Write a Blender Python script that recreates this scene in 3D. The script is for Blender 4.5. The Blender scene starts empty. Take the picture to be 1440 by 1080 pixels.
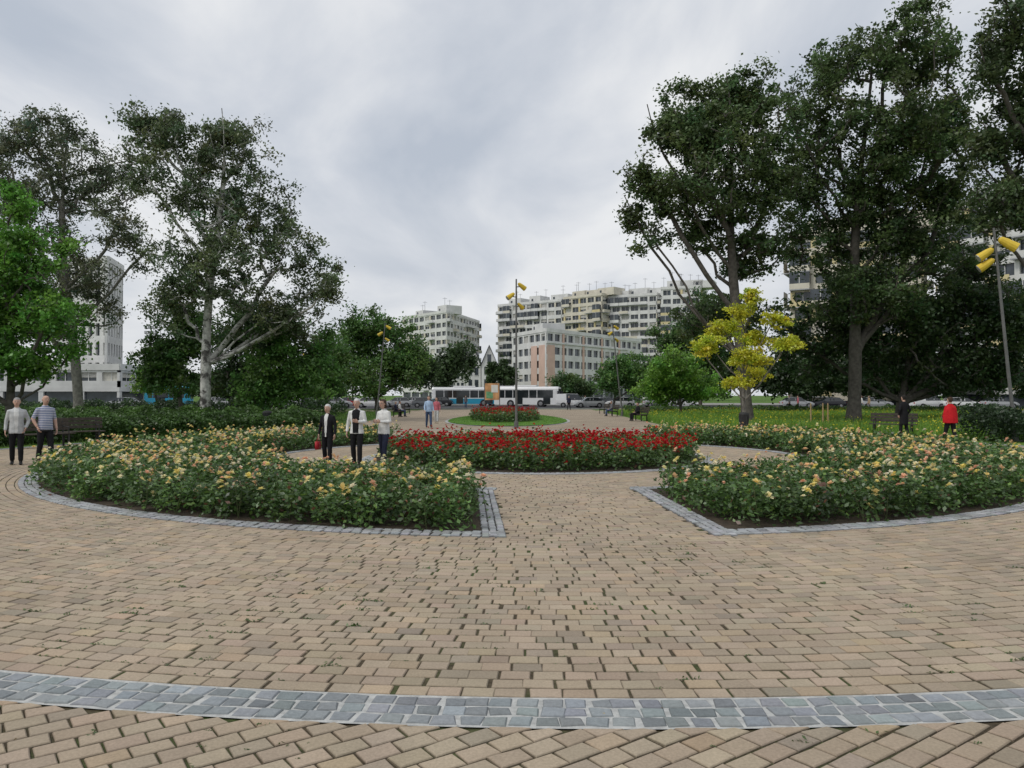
import bpy, math, random, numpy as np
from mathutils import Vector, Matrix
random.seed(7); rng=np.random.default_rng(7)
sc=bpy.context.scene
CX,CY=0.7,21.5
CAMH=1.75
# ------------------------------------------------------------------ materials
MATS={}
def mat(name,col,rough=.75,var=.15,scale=6.0,metal=0.0,bump=0.0,bscale=None,spec=.3):
    if name in MATS: return MATS[name]
    m=bpy.data.materials.new(name); m.use_nodes=True; nt=m.node_tree; N=nt.nodes; L=nt.links
    b=N['Principled BSDF']; b.inputs['Roughness'].default_value=rough; b.inputs['Metallic'].default_value=metal
    b.inputs['Specular IOR Level'].default_value=spec
    tc=N.new('ShaderNodeTexCoord'); no=N.new('ShaderNodeTexNoise'); no.inputs['Scale'].default_value=scale; no.inputs['Detail'].default_value=5
    L.new(tc.outputs['Object'],no.inputs['Vector'])
    r=N.new('ShaderNodeValToRGB'); c=np.array(col)
    r.color_ramp.elements[0].position=.3; r.color_ramp.elements[1].position=.7
    r.color_ramp.elements[0].color=(*(c*(1-var)),1); r.color_ramp.elements[1].color=(*np.minimum(c*(1+var),1),1)
    L.new(no.outputs['Fac'],r.inputs['Fac']); L.new(r.outputs['Color'],b.inputs['Base Color'])
    if bump>0:
        n2=N.new('ShaderNodeTexNoise'); n2.inputs['Scale'].default_value=bscale or scale*5; n2.inputs['Detail'].default_value=4
        L.new(tc.outputs['Object'],n2.inputs['Vector'])
        bu=N.new('ShaderNodeBump'); bu.inputs['Strength'].default_value=bump; bu.inputs['Distance'].default_value=.02
        L.new(n2.outputs['Fac'],bu.inputs['Height']); L.new(bu.outputs['Normal'],b.inputs['Normal'])
    MATS[name]=m; return m
def leafmat(name,trans=.3,gloss=.06):
    if name in MATS: return MATS[name]
    m=bpy.data.materials.new(name); m.use_nodes=True; nt=m.node_tree; N=nt.nodes; L=nt.links
    N.remove(N['Principled BSDF']); out=N['Material Output']
    at=N.new('ShaderNodeAttribute'); at.attribute_name='Col'
    d=N.new('ShaderNodeBsdfDiffuse'); t=N.new('ShaderNodeBsdfTranslucent'); g=N.new('ShaderNodeBsdfGlossy'); g.inputs['Roughness'].default_value=.45
    g.inputs['Color'].default_value=(.8,.8,.8,1)
    m1=N.new('ShaderNodeMixShader'); m1.inputs[0].default_value=trans; m2=N.new('ShaderNodeMixShader'); m2.inputs[0].default_value=gloss
    L.new(at.outputs['Color'],d.inputs['Color']); L.new(at.outputs['Color'],t.inputs['Color'])
    L.new(d.outputs[0],m1.inputs[1]); L.new(t.outputs[0],m1.inputs[2]); L.new(m1.outputs[0],m2.inputs[1]); L.new(g.outputs[0],m2.inputs[2])
    L.new(m2.outputs[0],out.inputs['Surface']); MATS[name]=m; return m
def stonemat(name,rough=.85,bump=.35,scale=60):
    if name in MATS: return MATS[name]
    m=bpy.data.materials.new(name); m.use_nodes=True; nt=m.node_tree; N=nt.nodes; L=nt.links
    b=N['Principled BSDF']; b.inputs['Roughness'].default_value=rough; b.inputs['Specular IOR Level'].default_value=.2
    at=N.new('ShaderNodeAttribute'); at.attribute_name='Col'
    tc=N.new('ShaderNodeTexCoord')
    n1=N.new('ShaderNodeTexNoise'); n1.inputs['Scale'].default_value=scale; n1.inputs['Detail'].default_value=6; n1.inputs['Roughness'].default_value=.7
    n2=N.new('ShaderNodeTexNoise'); n2.inputs['Scale'].default_value=.45; n2.inputs['Detail'].default_value=7; n2.inputs['Roughness'].default_value=.75
    L.new(tc.outputs['Object'],n1.inputs['Vector']); L.new(tc.outputs['Object'],n2.inputs['Vector'])
    r1=N.new('ShaderNodeMapRange'); r1.inputs[1].default_value=.3; r1.inputs[2].default_value=.7; r1.inputs[3].default_value=.80; r1.inputs[4].default_value=1.14
    r2=N.new('ShaderNodeMapRange'); r2.inputs[1].default_value=.3; r2.inputs[2].default_value=.7; r2.inputs[3].default_value=.80; r2.inputs[4].default_value=1.13
    L.new(n1.outputs['Fac'],r1.inputs[0]); L.new(n2.outputs['Fac'],r2.inputs[0])
    mu=N.new('ShaderNodeMath'); mu.operation='MULTIPLY'; L.new(r1.outputs[0],mu.inputs[0]); L.new(r2.outputs[0],mu.inputs[1])
    vm=N.new('ShaderNodeVectorMath'); vm.operation='SCALE'; L.new(at.outputs['Color'],vm.inputs[0]); L.new(mu.outputs[0],vm.inputs['Scale'])
    L.new(vm.outputs[0],b.inputs['Base Color'])
    bu=N.new('ShaderNodeBump'); bu.inputs['Strength'].default_value=bump; bu.inputs['Distance'].default_value=.006
    L.new(n1.outputs['Fac'],bu.inputs['Height']); L.new(bu.outputs['Normal'],b.inputs['Normal'])
    MATS[name]=m; return m
def twotone(name,c1,c2,scale,rough=.95,lo=.42,hi=.58,scale2=None,bump=.4):
    m=bpy.data.materials.new(name); m.use_nodes=True; nt=m.node_tree; N=nt.nodes; L=nt.links
    b=N['Principled BSDF']; b.inputs['Roughness'].default_value=rough; b.inputs['Specular IOR Level'].default_value=.1
    tc=N.new('ShaderNodeTexCoord'); no=N.new('ShaderNodeTexNoise'); no.inputs['Scale'].default_value=scale; no.inputs['Detail'].default_value=8; no.inputs['Roughness'].default_value=.65
    L.new(tc.outputs['Object'],no.inputs['Vector'])
    r=N.new('ShaderNodeValToRGB'); r.color_ramp.elements[0].position=lo; r.color_ramp.elements[1].position=hi
    r.color_ramp.elements[0].color=(*c1,1); r.color_ramp.elements[1].color=(*c2,1)
    L.new(no.outputs['Fac'],r.inputs['Fac'])
    n2=N.new('ShaderNodeTexNoise'); n2.inputs['Scale'].default_value=scale2 or scale*14; n2.inputs['Detail'].default_value=5
    L.new(tc.outputs['Object'],n2.inputs['Vector'])
    mr=N.new('ShaderNodeMapRange'); mr.inputs[1].default_value=.3; mr.inputs[2].default_value=.7; mr.inputs[3].default_value=.65; mr.inputs[4].default_value=1.3
    L.new(n2.outputs['Fac'],mr.inputs[0])
    vm=N.new('ShaderNodeVectorMath'); vm.operation='SCALE'; L.new(r.outputs['Color'],vm.inputs[0]); L.new(mr.outputs[0],vm.inputs['Scale'])
    L.new(vm.outputs[0],b.inputs['Base Color'])
    bu=N.new('ShaderNodeBump'); bu.inputs['Strength'].default_value=bump; bu.inputs['Distance'].default_value=.03
    L.new(n2.outputs['Fac'],bu.inputs['Height']); L.new(bu.outputs['Normal'],b.inputs['Normal'])
    return m
BRK=np.array([.395,.318,.232])
def brickshader(name,rot=0.0):
    m=bpy.data.materials.new(name); m.use_nodes=True; nt=m.node_tree; N=nt.nodes; L=nt.links
    b=N['Principled BSDF']; b.inputs['Roughness'].default_value=.85; b.inputs['Specular IOR Level'].default_value=.2
    tc=N.new('ShaderNodeTexCoord'); mp=N.new('ShaderNodeMapping'); mp.inputs['Rotation'].default_value=(0,0,rot)
    L.new(tc.outputs['Object'],mp.inputs['Vector'])
    br=N.new('ShaderNodeTexBrick'); br.inputs['Scale'].default_value=1; br.inputs['Brick Width'].default_value=.2; br.inputs['Row Height'].default_value=.14
    br.inputs['Mortar Size'].default_value=.007; br.inputs['Color1'].default_value=(*(BRK*1.02),1); br.inputs['Color2'].default_value=(*(BRK*.86),1); br.inputs['Mortar'].default_value=(.10,.085,.06,1)
    L.new(mp.outputs[0],br.inputs['Vector'])
    n2=N.new('ShaderNodeTexNoise'); n2.inputs['Scale'].default_value=.5; n2.inputs['Detail'].default_value=8
    L.new(tc.outputs['Object'],n2.inputs['Vector'])
    mr=N.new('ShaderNodeMapRange'); mr.inputs[1].default_value=.3; mr.inputs[2].default_value=.7; mr.inputs[3].default_value=.8; mr.inputs[4].default_value=1.1
    L.new(n2.outputs['Fac'],mr.inputs[0])
    vm=N.new('ShaderNodeVectorMath'); vm.operation='SCALE'; L.new(br.outputs['Color'],vm.inputs[0]); L.new(mr.outputs[0],vm.inputs['Scale'])
    L.new(vm.outputs[0],b.inputs['Base Color'])
    return m
# ------------------------------------------------------------------ mesh helpers
def link(o,parent=None):
    sc.collection.objects.link(o)
    if parent: o.parent=parent
    return o
def np_mesh(name,V,F,mats,midx=None,col=None,smooth=False,parent=None,loc=None):
    V=np.asarray(V,dtype=np.float32); F=np.asarray(F,dtype=np.int32)
    me=bpy.data.meshes.new(name); me.vertices.add(len(V)); me.vertices.foreach_set('co',V.ravel())
    k=F.shape[1]; me.loops.add(F.size); me.loops.foreach_set('vertex_index',F.ravel())
    me.polygons.add(len(F)); me.polygons.foreach_set('loop_start',np.arange(0,F.size,k,dtype=np.int32)); 
    try: me.polygons.foreach_set('loop_total',np.full(len(F),k,dtype=np.int32))
    except Exception: pass
    for m in mats: me.materials.append(m)
    if midx is not None: me.polygons.foreach_set('material_index',np.asarray(midx,dtype=np.int32))
    me.polygons.foreach_set('use_smooth',np.full(len(F),smooth,dtype=bool))
    me.update(calc_edges=True); me.validate()
    if col is not None:
        a=me.color_attributes.new('Col','FLOAT_COLOR','POINT'); c=np.ones((len(V),4),dtype=np.float32); c[:,:3]=col; a.data.foreach_set('color',c.ravel())
    o=bpy.data.objects.new(name,me)
    if loc: o.location=loc
    return link(o,parent)
class MB:
    def __init__(s): s.v=[];s.f=[];s.m=[];s.mats=[]
    def mi(s,m):
        if m not in s.mats: s.mats.append(m)
        return s.mats.index(m)
    def add(s,vs,fs,m):
        b=len(s.v); s.v+= [tuple(v) for v in vs]; i=s.mi(m)
        for f in fs: s.f.append(tuple(b+k for k in f)); s.m.append(i)
    def box(s,x0,x1,y0,y1,z0,z1,m):
        s.add([(x0,y0,z0),(x1,y0,z0),(x1,y1,z0),(x0,y1,z0),(x0,y0,z1),(x1,y0,z1),(x1,y1,z1),(x0,y1,z1)],
              [(0,3,2,1),(4,5,6,7),(0,1,5,4),(1,2,6,5),(2,3,7,6),(3,0,4,7)],m)
    def obox(s,O,u,n,u0,u1,n0,n1,z0,z1,m):
        P=lambda a,b,z:(O[0]+u[0]*a+n[0]*b,O[1]+u[1]*a+n[1]*b,z)
        s.add([P(u0,n0,z0),P(u1,n0,z0),P(u1,n1,z0),P(u0,n1,z0),P(u0,n0,z1),P(u1,n0,z1),P(u1,n1,z1),P(u0,n1,z1)],
              [(0,3,2,1),(4,5,6,7),(0,1,5,4),(1,2,6,5),(2,3,7,6),(3,0,4,7)],m)
    def tube(s,pts,rad,m,n=8,cap=True):
        pts=[Vector(p) for p in pts]; rings=[]; prev=None
        for i,p in enumerate(pts):
            d=(pts[min(i+1,len(pts)-1)]-pts[max(i-1,0)]).normalized()
            a=prev-d*prev.dot(d) if prev is not None else (Vector((1,0,0)) if abs(d.x)<.8 else Vector((0,1,0)))
            if prev is None: a=a-d*a.dot(d)
            a.normalize(); prev=a; b=d.cross(a)
            rings.append([p+(a*math.cos(t)+b*math.sin(t))*rad[i] for t in [2*math.pi*k/n for k in range(n)]])
        vs=[v for r in rings for v in r]; fs=[]
        for i in range(len(rings)-1):
            for k in range(n): fs.append((i*n+k,i*n+(k+1)%n,(i+1)*n+(k+1)%n,(i+1)*n+k))
        if cap: fs.append(tuple(range(n-1,-1,-1))); fs.append(tuple((len(rings)-1)*n+k for k in range(n)))
        s.add(vs,fs,m)
    def ball(s,c,r,m,n=8,k=6):
        vs=[];fs=[]
        r=r if hasattr(r,'__len__') else (r,r,r)
        for i in range(k+1):
            t=math.pi*i/k
            for j in range(n):
                a=2*math.pi*j/n; vs.append((c[0]+r[0]*math.sin(t)*math.cos(a),c[1]+r[1]*math.sin(t)*math.sin(a),c[2]+r[2]*math.cos(t)))
        for i in range(k):
            for j in range(n): fs.append((i*n+j,(i+1)*n+j,(i+1)*n+(j+1)%n,i*n+(j+1)%n))
        s.add(vs,fs,m)
    def obj(s,name,parent=None,loc=(0,0,0),rot=0,smooth=False,bevel=0):
        me=bpy.data.meshes.new(name); me.from_pydata(s.v,[],s.f)
        for m in s.mats: me.materials.append(m)
        me.polygons.foreach_set('material_index',s.m); me.polygons.foreach_set('use_smooth',[smooth]*len(s.f)); me.update()
        o=bpy.data.objects.new(name,me); o.location=loc; o.rotation_euler=(0,0,rot) if not hasattr(rot,'__len__') else rot
        link(o,parent)
        if bevel:
            b=o.modifiers.new('b','BEVEL'); b.width=bevel; b.segments=2; b.limit_method='ANGLE'
        return o
def leafq(C,S,aspect=.55,up=.3,down=0.0):
    N=len(C); n=rng.normal(size=(N,3)); n[:,2]+=up*np.sign(n[:,2]+.001)
    n/=np.linalg.norm(n,axis=1,keepdims=True)
    a=rng.normal(size=(N,3)); a[:,2]-=down; a-=(a*n).sum(1,keepdims=True)*n; a/=np.linalg.norm(a,axis=1,keepdims=True)
    b=np.cross(n,a); S=np.asarray(S).reshape(-1,1)
    V=np.stack([C+a*S,C+b*S*aspect-a*S*.15,C-a*S,C-b*S*aspect-a*S*.15],1).reshape(-1,3)
    return V,np.arange(4*N).reshape(N,4)
def bx(px,d): return (px-720)/1080*d
def hz(py,d): return CAMH+(556-py)/1080*d
# ------------------------------------------------------------------ camera, sky, sun
cam=bpy.data.cameras.new('camera'); co=bpy.data.objects.new('camera',cam); link(co); sc.camera=co
co.location=(0,0,CAMH); co.rotation_euler=(math.radians(90.85),0,0); cam.sensor_width=36; cam.lens=27; cam.clip_end=6000; cam.clip_start=.05
w=bpy.data.worlds.new('World'); sc.world=w; w.use_nodes=True; N=w.node_tree.nodes; L=w.node_tree.links
bg=N['Background']; out=N['World Output']
SUN_EL,SUN_AZ=math.radians(50),math.radians(-120)
sky=N.new('ShaderNodeTexSky'); sky.sky_type='NISHITA'; sky.sun_disc=False; sky.sun_elevation=SUN_EL; sky.sun_rotation=SUN_AZ
L.new(sky.outputs[0],bg.inputs[0]); bg.inputs[1].default_value=.09
tc=N.new('ShaderNodeTexCoord'); sp=N.new('ShaderNodeSeparateXYZ'); L.new(tc.outputs['Generated'],sp.inputs[0])
mx=N.new('ShaderNodeMath'); mx.operation='MAXIMUM'; mx.inputs[1].default_value=0; L.new(sp.outputs['Z'],mx.inputs[0])
ad=N.new('ShaderNodeMath'); ad.operation='ADD'; ad.inputs[1].default_value=.22; L.new(mx.outputs[0],ad.inputs[0])
dx=N.new('ShaderNodeMath'); dx.operation='DIVIDE'; L.new(sp.outputs['X'],dx.inputs[0]); L.new(ad.outputs[0],dx.inputs[1])
dy=N.new('ShaderNodeMath'); dy.operation='DIVIDE'; L.new(sp.outputs['Y'],dy.inputs[0]); L.new(ad.outputs[0],dy.inputs[1])
cb=N.new('ShaderNodeCombineXYZ'); L.new(dx.outputs[0],cb.inputs[0]); L.new(dy.outputs[0],cb.inputs[1])
mp=N.new('ShaderNodeMapping'); mp.inputs['Rotation'].default_value=(0,0,.5); mp.inputs['Scale'].default_value=(.9,.5,1); mp.inputs['Location'].default_value=(3.1,1.7,0); L.new(cb.outputs[0],mp.inputs[0])
n1=N.new('ShaderNodeTexNoise'); n1.inputs['Scale'].default_value=1.9; n1.inputs['Detail'].default_value=8; n1.inputs['Roughness'].default_value=.52; n1.inputs['Distortion'].default_value=.35
L.new(mp.outputs[0],n1.inputs['Vector'])
rp=N.new('ShaderNodeValToRGB'); e=rp.color_ramp.elements; e[0].position=.36; e[0].color=(.50,.55,.63,1); e[1].position=.62; e[1].color=(.86,.87,.885,1)
x=e.new(.48); x.color=(.64,.675,.735,1); L.new(n1.outputs['Fac'],rp.inputs['Fac'])
hr=N.new('ShaderNodeMapRange'); hr.inputs[1].default_value=0; hr.inputs[2].default_value=.28; hr.inputs[3].default_value=.65; hr.inputs[4].default_value=0; L.new(sp.outputs['Z'],hr.inputs[0])
mxc=N.new('ShaderNodeMix'); mxc.data_type='RGBA'; L.new(hr.outputs[0],mxc.inputs[0]); L.new(rp.outputs[0],mxc.inputs[6]); mxc.inputs[7].default_value=(.74,.755,.78,1)
b2=N.new('ShaderNodeBackground'); L.new(mxc.outputs[2],b2.inputs[0]); b2.inputs[1].default_value=1.0
ms=N.new('ShaderNodeMixShader'); ms.inputs[0].default_value=.95; L.new(bg.outputs[0],ms.inputs[1]); L.new(b2.outputs[0],ms.inputs[2]); L.new(ms.outputs[0],out.inputs[0])
sl=bpy.data.lights.new('sun','SUN'); sl.energy=1.5; sl.angle=math.radians(20); sl.color=(1,.965,.91); so=bpy.data.objects.new('sun',sl); link(so)
sd=Vector((math.sin(SUN_AZ)*math.cos(SUN_EL),math.cos(SUN_AZ)*math.cos(SUN_EL),math.sin(SUN_EL)))
so.rotation_euler=sd.to_track_quat('Z','Y').to_euler(); so.location=(0,0,50)
sc.view_settings.view_transform='Standard'; sc.view_settings.look='None'; sc.view_settings.exposure=0
# ------------------------------------------------------------------ ground sheets
def poly(name,pts,z,m):
    me=bpy.data.meshes.new(name); me.from_pydata([(p[0],p[1],z) for p in pts],[],[tuple(range(len(pts)))]); me.materials.append(m)
    return link(bpy.data.objects.new(name,me))
def ann(name,r0,r1,z,m,a0=0,a1=2*math.pi,n=160):
    V=[];F=[]
    for i in range(n+1):
        a=a0+(a1-a0)*i/n
        V+=[(CX+r0*math.cos(a),CY+r0*math.sin(a),z),(CX+r1*math.cos(a),CY+r1*math.sin(a),z)]
    for i in range(n): F.append((2*i,2*i+1,2*i+3,2*i+2))
    return np_mesh(name,V,F,[m])
grass=twotone('grass',(.06,.115,.022),(.115,.20,.037),.35,scale2=9)
poly('ground',[(-2500,-400),(2500,-400),(2500,4000),(-2500,4000)],0,grass)
joint=twotone('joint_soil',(.085,.068,.045),(.062,.088,.03),.9,lo=.47,hi=.62,scale2=30)
mortar=mat('mortar',(.44,.44,.42),.9,.22,20,bump=.3)
avmat=brickshader('avenue_paving'); 
poly('paved_forecourt',[(-45,-40),(45,-40),(45,13),(-45,13)],.004,brickshader('forecourt_paving',.5))
poly('joint_bed',[(-9,-1),(9,-1),(9,9),(-9,9)],.018,joint)
ann('plaza_joint_bed',.01,17.5,.0235,joint)
ann('mortar_bed',17.11,17.515,.028,mortar)
poly('avenue_pavement',[(-9.3,34),(8.6,34),(9.8,95),(-11,95)],.009,avmat)
poly('cross_path_pavement',[(-70,82),(70,82),(70,89),(-70,89)],.005,avmat)
asph=mat('asphalt',(.06,.06,.063),.9,.2,3,bump=.3,bscale=40)
poly('road',[(-260,96),(260,96),(260,132),(-260,132)],.013,asph)
white=mat('white_paint',(.72,.72,.70),.7,.1)
mb=MB(); 
for i in range(-26,27): mb.box(i*6,i*6+3,104.9,105.05,.0172,.0175,white)
mb.obj('road_marking')
kerbm=mat('concrete_kerb',(.32,.32,.30),.9,.15,8)
mb=MB(); mb.box(-260,260,95.7,96,0,.13,kerbm); mb.box(-260,260,132,132.3,0,.13,kerbm); mb.obj('road_kerb')
poly('far_pavement',[(-260,132.3),(260,132.3),(260,175),(-260,175)],.008,mat('concrete_paving',(.27,.26,.24),.9,.15,2))
def oval(s=1.0,n=48):
    P=[]
    for i in range(n):
        a=2*math.pi*i/n; yy=math.sin(a); P.append((-.3+4.0*s*math.cos(a)*(1-.25*yy),58+15*yy*(1-(1-s)*.3)))
    return P
poly('oval_kerb',oval(1.05),.022,mat('light_setts',(.38,.38,.36),.9,.25,25))
poly('oval_lawn',oval(1.0),.05,twotone('lawn_grass',(.09,.19,.03),(.13,.26,.045),.5,scale2=14))
# ------------------------------------------------------------------ bricks
def bricks(name,cx,cy,ang,hl,hw,ztop,bev,col,m,jit=.003,clampmin=None):
    n=len(cx); one=np.ones(n); hl=hl*one; hw=hw*one; ztop=ztop+rng.normal(0,.0009,n)
    ca,sa=np.cos(ang),np.sin(ang)
    sx=np.array([-1,1,1,-1]); sy=np.array([-1,-1,1,1])
    jx=rng.normal(0,jit,(n,4)); jy=rng.normal(0,jit,(n,4)); tilt=rng.normal(0,.0009,(n,4))
    rings=[]
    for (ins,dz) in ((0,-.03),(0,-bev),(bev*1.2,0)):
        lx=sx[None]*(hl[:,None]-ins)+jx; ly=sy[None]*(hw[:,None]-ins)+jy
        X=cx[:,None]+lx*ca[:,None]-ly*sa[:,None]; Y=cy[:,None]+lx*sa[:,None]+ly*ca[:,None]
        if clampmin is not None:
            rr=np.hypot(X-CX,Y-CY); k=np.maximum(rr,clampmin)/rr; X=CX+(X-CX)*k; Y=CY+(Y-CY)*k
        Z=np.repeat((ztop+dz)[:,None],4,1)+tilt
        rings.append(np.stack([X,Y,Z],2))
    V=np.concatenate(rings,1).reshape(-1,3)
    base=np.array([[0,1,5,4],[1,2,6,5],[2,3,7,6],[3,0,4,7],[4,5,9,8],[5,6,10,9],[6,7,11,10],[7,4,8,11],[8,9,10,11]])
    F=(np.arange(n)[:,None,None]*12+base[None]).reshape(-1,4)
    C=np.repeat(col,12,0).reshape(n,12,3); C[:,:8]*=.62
    return np_mesh(name,V,F,[m],col=C.reshape(-1,3))
bm=stonemat('brick_paver')
def brickcol(n,x,y):
    c=BRK[None]*(1+rng.normal(0,.065,(n,1)))*(1+rng.normal(0,.014,(n,3)))
    k=rng.random(n); 
    c[k<.08]*=np.array([.84,.87,.90]); c[k>.9]*=np.array([1.07,1.03,.97])
    return np.clip(c,.05,.6)
def xc(y): return 1.2-.059*(y-9.4)
def in_orange(x,y,m=0.0):
    r=np.hypot(x-CX,y-CY)
    ok=(r>7.35+m)&(r<12.22-m)
    front=(y<CY)&(np.abs(x-xc(y))<1.27+m)
    back=(y>CY)&(np.abs(x-.4)<4.8+m)
    return ok&~front&~back
ROW=.1385
X=[];Y=[];A=[];HL=[]
row=0; r=17.04
while r>4.85:
    n=int(round(2*math.pi*r/.195)); th=(np.arange(n)+.5*(row%2)+rng.uniform(-.06,.06,n))*2*math.pi/n+rng.uniform(0,.01)
    X.append(CX+r*np.cos(th)); Y.append(CY+r*np.sin(th)); A.append(th+math.pi/2); HL.append(np.full(n,math.pi*r/n-.0045)); r-=ROW; row+=1
X,Y,A,HL=map(np.concatenate,(X,Y,A,HL))
k=~in_orange(X,Y,0.03); X,Y,A,HL=X[k],Y[k],A[k],HL[k]
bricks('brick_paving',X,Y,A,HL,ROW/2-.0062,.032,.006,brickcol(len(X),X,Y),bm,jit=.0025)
g=[(i*.195+(.0975 if j%2 else 0),j*ROW) for j in range(-80,80) for i in range(-55,55)]
g=np.array(g); ro=.62; gx=g[:,0]*math.cos(ro)-g[:,1]*math.sin(ro); gy=g[:,0]*math.sin(ro)+g[:,1]*math.cos(ro)+3
rr=np.hypot(gx-CX,gy-CY); k=(rr>17.47)&(np.abs(gx)<8.5)&(gy>-.5)&(gy<8.6)
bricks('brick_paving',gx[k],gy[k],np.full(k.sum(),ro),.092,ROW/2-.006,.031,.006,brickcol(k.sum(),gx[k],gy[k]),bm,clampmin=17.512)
# setts
sm=stonemat('granite_sett',.8,.6,40)
def settcol(n,base,v=.13):
    c=np.array(base)[None]*(1+rng.normal(0,v,(n,1)))*(1+rng.normal(0,.02,(n,3))); return np.clip(c,.06,.6)
def sett_ring(r0,rows,w,base,z,a0=0,a1=2*math.pi,test=None,name='granite_kerb'):
    X=[];Y=[];A=[];H=[]
    for q in range(rows):
        r=r0+w*(q+.5); n=int((a1-a0)*r/(w*1.12)); th=a0+(np.arange(n)+.5*(q%2)+rng.uniform(-.1,.1,n))*(a1-a0)/n
        X.append(CX+r*np.cos(th)+0*th);Y.append(CY+r*np.sin(th));A.append(th+math.pi/2+rng.normal(0,.04,n));H.append(np.full(n,(a1-a0)*r/n/2-.007))
    X,Y,A,H=map(np.concatenate,(X,Y,A,H))
    if test is not None: k=test(X,Y); X,Y,A,H=X[k],Y[k],A[k],H[k]
    return bricks(name,X,Y,A,H,w/2-.007,z,.008,settcol(len(X),base),sm,jit=.006)
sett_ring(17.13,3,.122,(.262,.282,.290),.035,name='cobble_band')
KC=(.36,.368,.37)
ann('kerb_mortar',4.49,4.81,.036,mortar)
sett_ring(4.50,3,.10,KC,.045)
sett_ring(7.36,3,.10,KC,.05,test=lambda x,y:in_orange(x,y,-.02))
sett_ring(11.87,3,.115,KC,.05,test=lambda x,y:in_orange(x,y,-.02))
for sgn in (-1,1):
    X=[];Y=[]
    for q in range(3):
        yy=np.arange(9.35,14.9,.112)+(.05*(q%2)); xx=xc(yy)+sgn*(1.27+.05+q*.1)
        rr=np.hypot(xx-CX,yy-CY); k=(rr>7.34)&(rr<12.24); X.append(xx[k]);Y.append(yy[k])
    X=np.concatenate(X);Y=np.concatenate(Y)
    bricks('granite_kerb',X,Y,np.full(len(X),math.pi/2),.050,.044,.056,.010,settcol(len(X),KC),sm,jit=.004)
    yy=np.arange(29,33.9,.112); xx=np.full(len(yy),.4+sgn*4.9); rr=np.hypot(xx-CX,yy-CY); k=(rr>7.34)&(rr<12.2)
    bricks('granite_kerb',xx[k],yy[k],np.full(k.sum(),math.pi/2),.050,.05,.056,.010,settcol(k.sum(),KC),sm,jit=.004)
# ------------------------------------------------------------------ beds
soil=mat('soil',(.055,.042,.028),.95,.35,8,bump=.6)
ann('flower_bed_soil',.01,4.5,.04,soil)
def soilgrid():
    s=.1
    g=np.arange(-12.4,12.4,s); GX,GY=np.meshgrid(g+CX,g+CY); gx=GX.ravel();gy=GY.ravel(); k=in_orange(gx,gy,.16); gx=gx[k];gy=gy[k]
    h=s/2; V=np.stack([np.stack([gx-h,gy-h],1),np.stack([gx+h,gy-h],1),np.stack([gx+h,gy+h],1),np.stack([gx-h,gy+h],1)],1).reshape(-1,2)
    V=np.c_[V,np.full(len(V),.038)]; np_mesh('flower_bed_soil',V,np.arange(len(V)).reshape(-1,4),[soil])
soilgrid()
lm=leafmat('rose_leaf',.35,.06); pm=leafmat('rose_petal',.35,.02)
def blooms(C,R,col):
    n=len(C); Vs=[];cs=[]
    tilt=rng.normal(0,.35,(n,2))
    for ring,(np_,el,sc_) in enumerate(((6,.15,1.0),(5,.75,.8),(4,1.15,.6))):
        for k in range(np_):
            ph=2*math.pi*k/np_+rng.uniform(-.3,.3,n)+ring*.5; t=el+rng.normal(0,.12,n)
            d=np.stack([np.cos(ph)*np.cos(t),np.sin(ph)*np.cos(t),np.sin(t)+tilt[:,0]*np.cos(ph)+tilt[:,1]*np.sin(ph)],1); p=np.stack([-np.sin(ph),np.cos(ph),0*ph],1)
            r=(R*sc_)[:,None]
            Vs.append(np.stack([C,C+r*(.65*d+.48*p)+[0,0,.004],C+r*d*1.02,C+r*(.65*d-.48*p)+[0,0,.004]],1))
            cs.append(np.repeat((col*(1+rng.normal(0,.07,(n,1)))*np.array([1,1-.03*ring,1-.09*ring])[None])[:,None],4,1))
    V=np.concatenate(Vs).reshape(-1,3); c=np.clip(np.concatenate(cs).reshape(-1,3),0,.9)
    return V,c
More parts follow.
